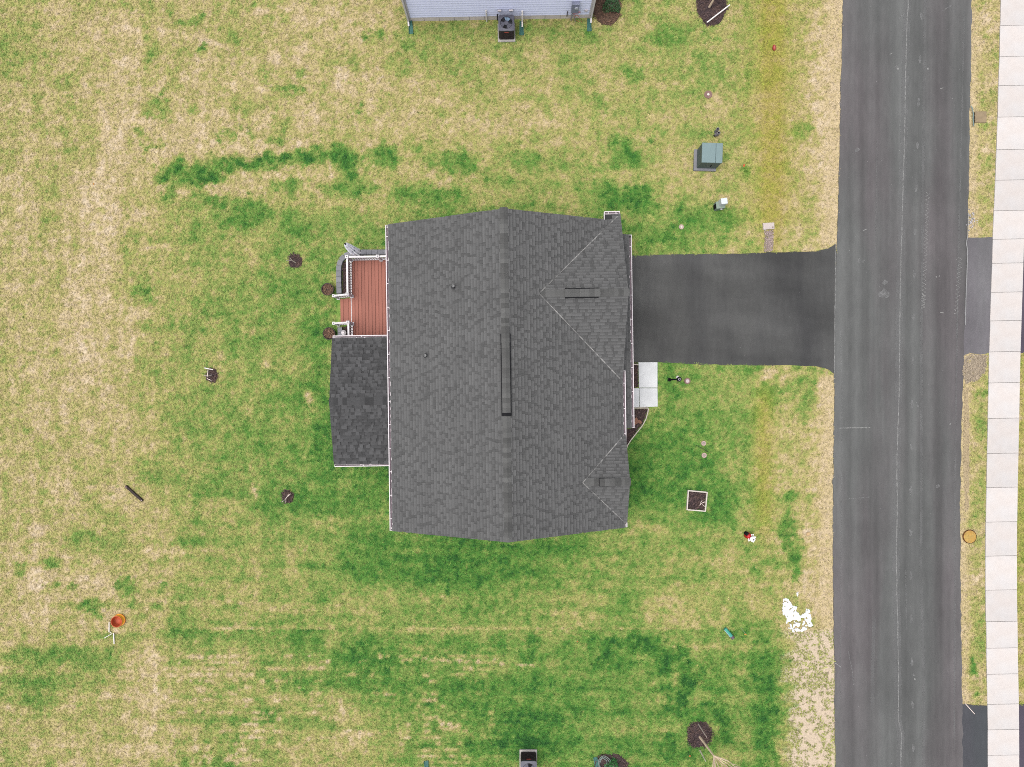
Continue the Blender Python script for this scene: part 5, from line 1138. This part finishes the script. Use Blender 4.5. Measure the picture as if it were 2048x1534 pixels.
gravel('gravel', [(1927, 716), (1942, 708), (1965, 708), (1975, 710), (1972, 745), (1955, 762), (1930, 768), (1924, 745)], 'grey gravelly bare patch between road and sidewalk', (178, 162, 140), 700, 92)
gravel('gravel', [(1927, 775), (1938, 772), (1941, 880), (1939, 1020), (1928, 1030), (1924, 900)], 'narrow stony strip along the road edge above the manhole lid', (192, 172, 136), 300, 93)
c = P(1536.5, 452.5); sl = empty('concrete_slab', c, .05); tag(sl, 'weathered pale slab at the end of the gravel strip', 'slab')
MB().box((0, 0, .04), (.55, .32, .1), taper=.97).build('slab', mat('pale_slab', alb(226, 212, 206), .9, .12, 6, bump=.4, c2=alb(206, 194, 190)), sl, bev=.015)
MB().box((.18, -.07, .095), (.06, .05, .02)).build('lug', M_RUST, sl); MB().box((-.2, -.16, .03), (.16, .05, .05), -.4).build('broken_edge', M_PAD, sl)
GRASS_HOLES.append([(1524, 444), (1550, 444), (1549, 462), (1526, 464)])

# snow
SN = [[(1567,1197),(1574,1195),(1581,1205),(1585,1212),(1594,1212),(1591,1222),(1598,1226),(1600,1232),(1604,1228),(1609,1224),(1612,1216),(1618,1218),(1621,1227),(1622,1244),(1626,1250),(1618,1257),(1608,1262),(1600,1263),(1586,1264),(1578,1256),(1572,1246),(1574,1238),(1566,1228),(1563,1216),(1566,1208)], [(1591,1184),(1597,1183.5),(1594,1193),(1592.5,1191)]]
def snow(polys, label, seed):
    allp = [P2(*q) for p in polys for q in p]; xs = [p[0] for p in allp]; ys = [p[1] for p in allp]; cx, cy = sum(xs)/len(xs), sum(ys)/len(ys); cell = .022
    X, Y = np.meshgrid(np.arange(min(xs)-.1, max(xs)+.1, cell), np.arange(min(ys)-.1, max(ys)+.1, cell)); W = np.zeros(X.shape)
    wx_ = X+.10*fbm(X*100, Y*100, 12, seed); wy_ = Y+.10*fbm(X*100, Y*100, 12, seed+2)
    for p in polys: W = np.maximum(W, inside(wx_, wy_, [P2(*q) for q in p]).astype(float))
    south = sstep(P(0, 1222).y, P(0, 1240).y, Y)
    crack = np.abs(fbm(X*100, Y*100, 30, seed+7, 3)); W = W*np.where(crack < .022+.05*south, 0, 1)
    holes = fbm(X*100, Y*100, 10, seed+9, 2); W = W*np.where(holes > .19-.05*south, 0, 1)
    K = W > .5; B = W.copy()
    for _ in range(3):
        B = (B+np.roll(B, 1, 0)+np.roll(B, -1, 0)+np.roll(B, 1, 1)+np.roll(B, -1, 1))/5
    Z = np.where(K, .03+.06*B+.02*fbm(X*100, Y*100, 14, seed+11), .0)
    Kd = K | np.roll(K, 1, 0) | np.roll(K, -1, 0) | np.roll(K, 1, 1) | np.roll(K, -1, 1)
    m = mat('snow', (.52, .54, .57), .6, .03, 5, bump=.15, bscale=50)
    o = grid_obj('snow', X, Y, Z, Kd, m, cx, cy, smooth=False); tag(o, label, 'snow', kind='stuff')
snow(SN, 'crumbling patch of leftover white snow beside the road', 3)

# ------------------------------------------------------------------ toys, flags and litter
# orange tub and white pipes
c = P(239.2, 1239.6); tub = empty('orange_tub', c); tag(tub, 'open orange round tub standing on the back lawn', 'tub')
M_TUB = mat('orange_plastic', (.80, .36, .04), .45, .08, 4); M_TUBIN = mat('tub_inside', alb(216, 92, 46), .6, .12, 5); n = 36
def ringed(prof, m, nm):
    mb = MB()
    for k, (r, z) in enumerate(prof):
        for j in range(n): t = 2*math.pi*j/n; mb.v.append((r*math.cos(t), r*math.sin(t), z))
        if k:
            for j in range(n): mb.f.append(((k-1)*n+j, (k-1)*n+(j+1) % n, k*n+(j+1) % n, k*n+j))
    return mb.build(nm, m, tub, smooth=True)
ringed([(.285, 0), (.275, .05), (.268, .055), (.262, .15), (.268, .155), (.258, .26)], M_TUB, 'outer_wall')
ringed([(.258, .26), (.272, .262), (.272, .285), (.245, .288), (.24, .27), (.225, .06), (.0, .055)], M_TUBIN, 'inner_wall')
ringed([(.30, 0), (.30, .02), (.285, .025)], M_TUBIN, 'base_ring')
for pp, lab in ((((219.6, 1243), (219.4, 1263.5)), 'white pipe lying beside the orange tub, nearest to it'), (((228.3, 1265), (229.5, 1287)), 'white pipe lying below the orange tub, pointing away'), (((226, 1266), (209.5, 1275.5)), 'thin white pipe lying slanted below the orange tub')):
    lying('white_pipe', list(pp), .027 if 'thin' not in lab else .015, M_POLE, lab, 'pipe', 'white pipes near the orange tub', z=.05)
c = P(222.5, 1264); bl = MB().lathe([(0.0, 0), (.025, .01), (.035, .035), (.025, .06), (0.0, .07)], 14).build('ball', M_POLE, None, (c.x, c.y, .02), smooth=True); tag(bl, 'tiny white ball among the white pipes', 'ball')
# dark plank
a, b = P(252.8, 971.5), P(286.5, 1001.5); d = b-a; pk = empty('timber_plank', a, math.atan2(d.y, d.x)); tag(pk, 'dark brown timber post lying on the back lawn', 'timber')
MB().bar((0, 0, .06), (d.length, 0, .06), .105, .1).build('beam', mat('dark_timber', alb(64, 50, 48), .85, .3, 6, bump=.4, stretch=(.6, 6, 6)), pk, bev=.008)
MB().box((d.length-.05, 0, .113), (.045, .03, .01)).build('end_plate', M_STAKE, pk); MB().box((.06, -.01, .113), (.09, .075, .008)).build('end_plate', mat('mauve_wood', alb(120, 96, 100), .8), pk)
# teal tube
a, b = P(1448.5, 1255.5), P(1464.5, 1274.5); d = b-a; tb = empty('teal_tube', a, math.atan2(d.y, d.x)); tag(tb, 'teal tube with a dark end cap lying near the snow', 'tube')
MB().tube([(0, 0, .1), (d.length-.1, 0, .1)], .085, 18).build('body', mat('teal_tube', alb(72, 178, 156), .45, .06), tb, smooth=False); MB().tube([(d.length-.12, 0, .1), (d.length+.02, 0, .1)], .092, 18).build('end_cap', mat('mauve_cap2', alb(112, 96, 104), .6), tb)
MB().box((d.length*.5-.05, -.06, .155), (d.length*.75, .03, .012)).build('label_strip', mat('pale_strip', alb(206, 216, 236), .6), tb)
# flags
M_FLAG = mat('orange_flag', alb(240, 116, 62), .7, .05); M_FLAGY = mat('yellow_flag', alb(236, 168, 76), .7, .05); M_WIRE = mat('flag_wire', alb(200, 196, 190), .5)
def flag(px, py, label, rz, m=M_FLAG, s=.11, lean=(.1, .1)):
    c = P(px, py); o = empty('marker_flag', c, rz); tag(o, label, 'marker flag', 'utility marker flags'); tip = Vector((lean[0], lean[1], .32))
    MB().tube([(0, 0, 0), tip*.5, tip], .006, 5).build('wire', M_WIRE, o)
    f = MB(); k = 4
    for i in range(k+1): f.v += [(tip.x+s*i/k, tip.y+.02*math.sin(i*1.7), tip.z), (tip.x+s*i/k*.8-.02, tip.y-s*.8+.02*math.sin(i*1.7+.8), tip.z-.07)]
    for i in range(k): f.f.append((2*i, 2*i+1, 2*i+3, 2*i+2))
    fo = f.build('flag', m, o); sm_ = fo.modifiers.new('thick', 'SOLIDIFY'); sm_.thickness = .002
flag(1483, 335, 'orange marker flag right of the transformer box', .2, lean=(0, .05))
flag(1376, 1507, 'orange marker flag at the foot of the sapling mulch ring', .5, lean=(0, .05))
flag(1481, 1255, 'orange and pale marker flag near the teal tube', -.9, M_FLAGY, .09, (.25, 0))
flag(1153, 1279, 'tiny orange marker flag in the lawn below the house', .3, s=.07, lean=(0, .03))
flag(192, 369, 'faint orange marker flag in the straw lawn, top left', -.4, M_FLAGY, .08, (.05, .0))
# football
c = P(1547, 97); fb = empty('football', (c.x, c.y, .09), 1.62); tag(fb, 'red football lying in the grass near the road', 'football')
MB().lathe([(0.0, -.15), (.03, -.135), (.06, -.1), (.082, -.05), (.088, 0), (.082, .05), (.06, .1), (.03, .135), (0.0, .15)], 18).build('ball', mat('red_leather', alb(186, 66, 58), .5, .1, 8), fb, smooth=True).rotation_euler = (0, math.pi/2, 0)
MB().bar((-.06, 0, .09), (.06, 0, .09), .02, .006).build('lacing', mat('lace', alb(226, 170, 160), .7), fb)
# red and white lawn ornament
c = P(1495, 1070.5); gn = empty('lawn_ornament', c, -.6); tag(gn, 'red and white lawn ornament figure standing in the front lawn', 'ornament')
M_RED = mat('red_paint', alb(214, 30, 36), .45, .08, 6); M_ORNW = mat('white_paint', (.78, .76, .77), .5, .04, 6)
MB().lathe([(.15, 0), (.16, .06), (.15, .2), (.11, .32), (.09, .38)], 20, (-.04, 0, 0)).build('body', M_RED, gn, smooth=True)
hd = MB().lathe([(0.0, .34), (.08, .36), (.125, .44), (.125, .5), (.09, .58), (0.0, .61)], 20, (.12, -.02, 0)).build('head', M_ORNW, gn, smooth=True)
MB().lathe([(0.0, .6), (.04, .61), (.03, .635), (0.0, .64)], 12, (.13, -.02, 0)).build('button', M_BLACK, hd)
for (x, y) in ((.2, .12), (.24, -.1), (.06, .17), (.05, -.17)): MB().tube([(x*.6, y*.7, .3), (x, y, .42), (x*1.15, y*1.15, .36)], [.035, .04, .02], 8).build('limb', M_ORNW, gn)
MB().lathe([(.09, .0), (.1, .2), (.07, .36)], 14, (-.14, .03, 0)).build('backpack', M_BLACK, gn)
# stone and pale patches
c = P(1615.5, 1067.5); st = MB(); rnd = random.Random(9)
st.lathe([(.05, 0), (.105, .03), (.11, .07), (.07, .11), (0.0, .12)], 9); o = st.build('stone', mat('tan_stone', alb(222, 190, 142), .9, .2, 9, bump=.4), None, (c.x, c.y, 0), .4, smooth=False); o.scale = (1.1, .85, 1); tag(o, 'round tan stone in the straw strip beside the road', 'stone')
lying('twig', [(1929, 1406), (1948, 1427)], .014, M_TWIG, 'thin straw stick lying on the dark apron at the bottom', 'twig', z=.05)

# ------------------------------------------------------------------ grass: short tufts over the lawn sheet
def tuft(name, nb_, spread, h, wd, seed):
    rnd = random.Random(seed); mb = MB()
    for k in range(nb_):
        a = rnd.uniform(0, 6.28); r = spread*math.sqrt(rnd.random()); b0 = Vector((r*math.cos(a), r*math.sin(a), -.005)); q = rnd.uniform(0, 6.28); ln = h*rnd.uniform(.6, 1.2); out = rnd.uniform(.5, 1.3)
        d = Vector((math.cos(q), math.sin(q), 0)); s = Vector((-d.y, d.x, 0))*wd*rnd.uniform(.7, 1.2); m1 = b0+d*ln*out*.35+Vector((0, 0, ln*.65)); e = b0+d*ln*out+Vector((0, 0, ln*.8))
        i = len(mb.v); mb.v += [tuple(b0-s*.5), tuple(b0+s*.5), tuple(m1+s*.5), tuple(m1-s*.5), tuple(e)]; mb.f += [(i, i+1, i+2, i+3), (i+3, i+2, i+4)]
    me = mb.mesh(name); me.materials.append(M_GRASS); return bpy.data.objects.new(name, me)
M_GRASS = tint_material('grass_blade', 'grass', 'INSTANCER', fine=0.3, fscale=30, bump=0, rough=.75, spec=.2)
tufts = [tuft('grass_tuft_shape', 11, .055, .05, .013, s) for s in range(4)]
def scatter():
    step = 0.083; X, Y = np.meshgrid(np.arange(-26.0, 26.0, step), np.arange(-19.8, 19.8, step))
    x = (X+RNG.uniform(-.5, .5, X.shape)*step).ravel(); y = (Y+RNG.uniform(-.5, .5, Y.shape)*step).ravel(); px = x*F/H+1024; py = 767-y*F/H
    ok = np.ones(x.shape, bool)
    ok &= ~((px > polyline_x(ROAD_L, py)-.5) & (px < polyline_x(ROAD_R, py)+.5))
    ok &= ~((px > polyline_x(WALK_L, py)-.2) & (px < polyline_x(WALK_L, py)+WALK_W+.2))
    for poly in [DRIVE, APRON_A, APRON_B, YARD_A, YARD_B, [(1274, 722), (1317, 722), (1317, 817), (1260, 817), (1260, 722)]] + GRASS_HOLES: ok &= ~inside(px, py, poly)
    # house and neighbour footprints
    c_, s_ = math.cos(-TH), math.sin(-TH); lx = (x-HO.x)*c_-(y-HO.y)*s_; ly = (x-HO.x)*s_+(y-HO.y)*c_
    ok &= ~((np.abs(lx) < wx) & (np.abs(ly) < wy)); ok &= ~((lx > pwx) & (lx < 0) & (ly < pc+ph-.3) & (ly > pc-ph+.3))
    c_, s_ = math.cos(-nang), math.sin(-nang); nx_ = (x-na.x)*c_-(y-na.y)*s_; ny_ = (x-na.x)*s_+(y-na.y)*c_
    ok &= ~((nx_ > -.02) & (nx_ < nlen) & (ny_ > -.03))
    x, y, px, py = x[ok], y[ok], px[ok], py[ok]
    C, G, soil = lawn_colour(px, py, 0.10)
    weed = (rfbm(px, py, 8, 95, 2) > -.03-.2*sstep(1615, 1570, px)+.10*np.sin(py/4.6)**2*sstep(1350, 1380, py))
    keep = (soil < .3) | weed | (RNG.random(len(x)) < .06)
    keep &= (RNG.random(len(x)) < np.interp(G, [-.1, .1, .5], [.62, .85, 1.0])) | (soil > .3)
    wc = np.array(alb(142, 148, 76))*1.8; m_ = (soil > .3) & weed; C[m_] = wc*RNG.uniform(.6, 1.3, (m_.sum(), 1))
    x, y, px, py, C, G = x[keep], y[keep], px[keep], py[keep], C[keep], G[keep]
    n = len(x); C = C*np.clip(RNG.normal(1.08, .22, (n, 1)), .45, 1.8)
    z = 0.02*fbm(px, py, 40, 81)-.01
    me = bpy.data.meshes.new('grass'); me.vertices.add(n); me.vertices.foreach_set('co', np.stack([x, y, z], -1).astype(np.float32).ravel())
    colour_attr(me, 'tint', C)
    a = me.attributes.new('spin', 'FLOAT', 'POINT'); a.data.foreach_set('value', RNG.uniform(0, 6.28, n).astype(np.float32))
    a = me.attributes.new('size', 'FLOAT', 'POINT'); a.data.foreach_set('value', (RNG.uniform(.75, 1.25, n)*np.interp(G, [0, .4, 1], [.85, 1.0, 1.2])).astype(np.float32))
    a = me.attributes.new('shape', 'INT', 'POINT'); a.data.foreach_set('value', RNG.integers(0, 4, n).astype(np.int32))
    me.update(); return me, n
gme, ng = scatter()
gob = bpy.data.objects.new('grass', gme); col.objects.link(gob); tag(gob, 'short patchy grass blades covering the lawn', 'grass', kind='stuff')
nt = bpy.data.node_groups.new('grass_scatter', 'GeometryNodeTree'); nt.interface.new_socket('Geometry', in_out='INPUT', socket_type='NodeSocketGeometry'); nt.interface.new_socket('Geometry', in_out='OUTPUT', socket_type='NodeSocketGeometry')
gi = nt.nodes.new('NodeGroupInput'); go_ = nt.nodes.new('NodeGroupOutput'); iop = nt.nodes.new('GeometryNodeInstanceOnPoints'); jn = nt.nodes.new('GeometryNodeJoinGeometry')
for t_ in reversed(tufts):
    oi = nt.nodes.new('GeometryNodeObjectInfo'); oi.inputs['Object'].default_value = t_; oi.inputs['As Instance'].default_value = True; nt.links.new(oi.outputs['Geometry'], jn.inputs[0])
def named(nm, ty):
    q = nt.nodes.new('GeometryNodeInputNamedAttribute'); q.data_type = ty; q.inputs['Name'].default_value = nm; return q.outputs['Attribute']
cx_ = nt.nodes.new('ShaderNodeCombineXYZ'); nt.links.new(named('spin', 'FLOAT'), cx_.inputs['Z'])
nt.links.new(gi.outputs[0], iop.inputs['Points']); nt.links.new(jn.outputs[0], iop.inputs['Instance']); iop.inputs['Pick Instance'].default_value = True
nt.links.new(named('shape', 'INT'), iop.inputs['Instance Index']); nt.links.new(cx_.outputs[0], iop.inputs['Rotation']); nt.links.new(named('size', 'FLOAT'), iop.inputs['Scale']); nt.links.new(iop.outputs[0], go_.inputs[0])
md = gob.modifiers.new('scatter', 'NODES'); md.node_group = nt
print('tufts', ng)
for o in list(col.objects):
    if o.parent is None and o.get('kind') == 'structure' and 'category' not in o: o['category'] = o.name.split('.')[0].replace('_', ' ')
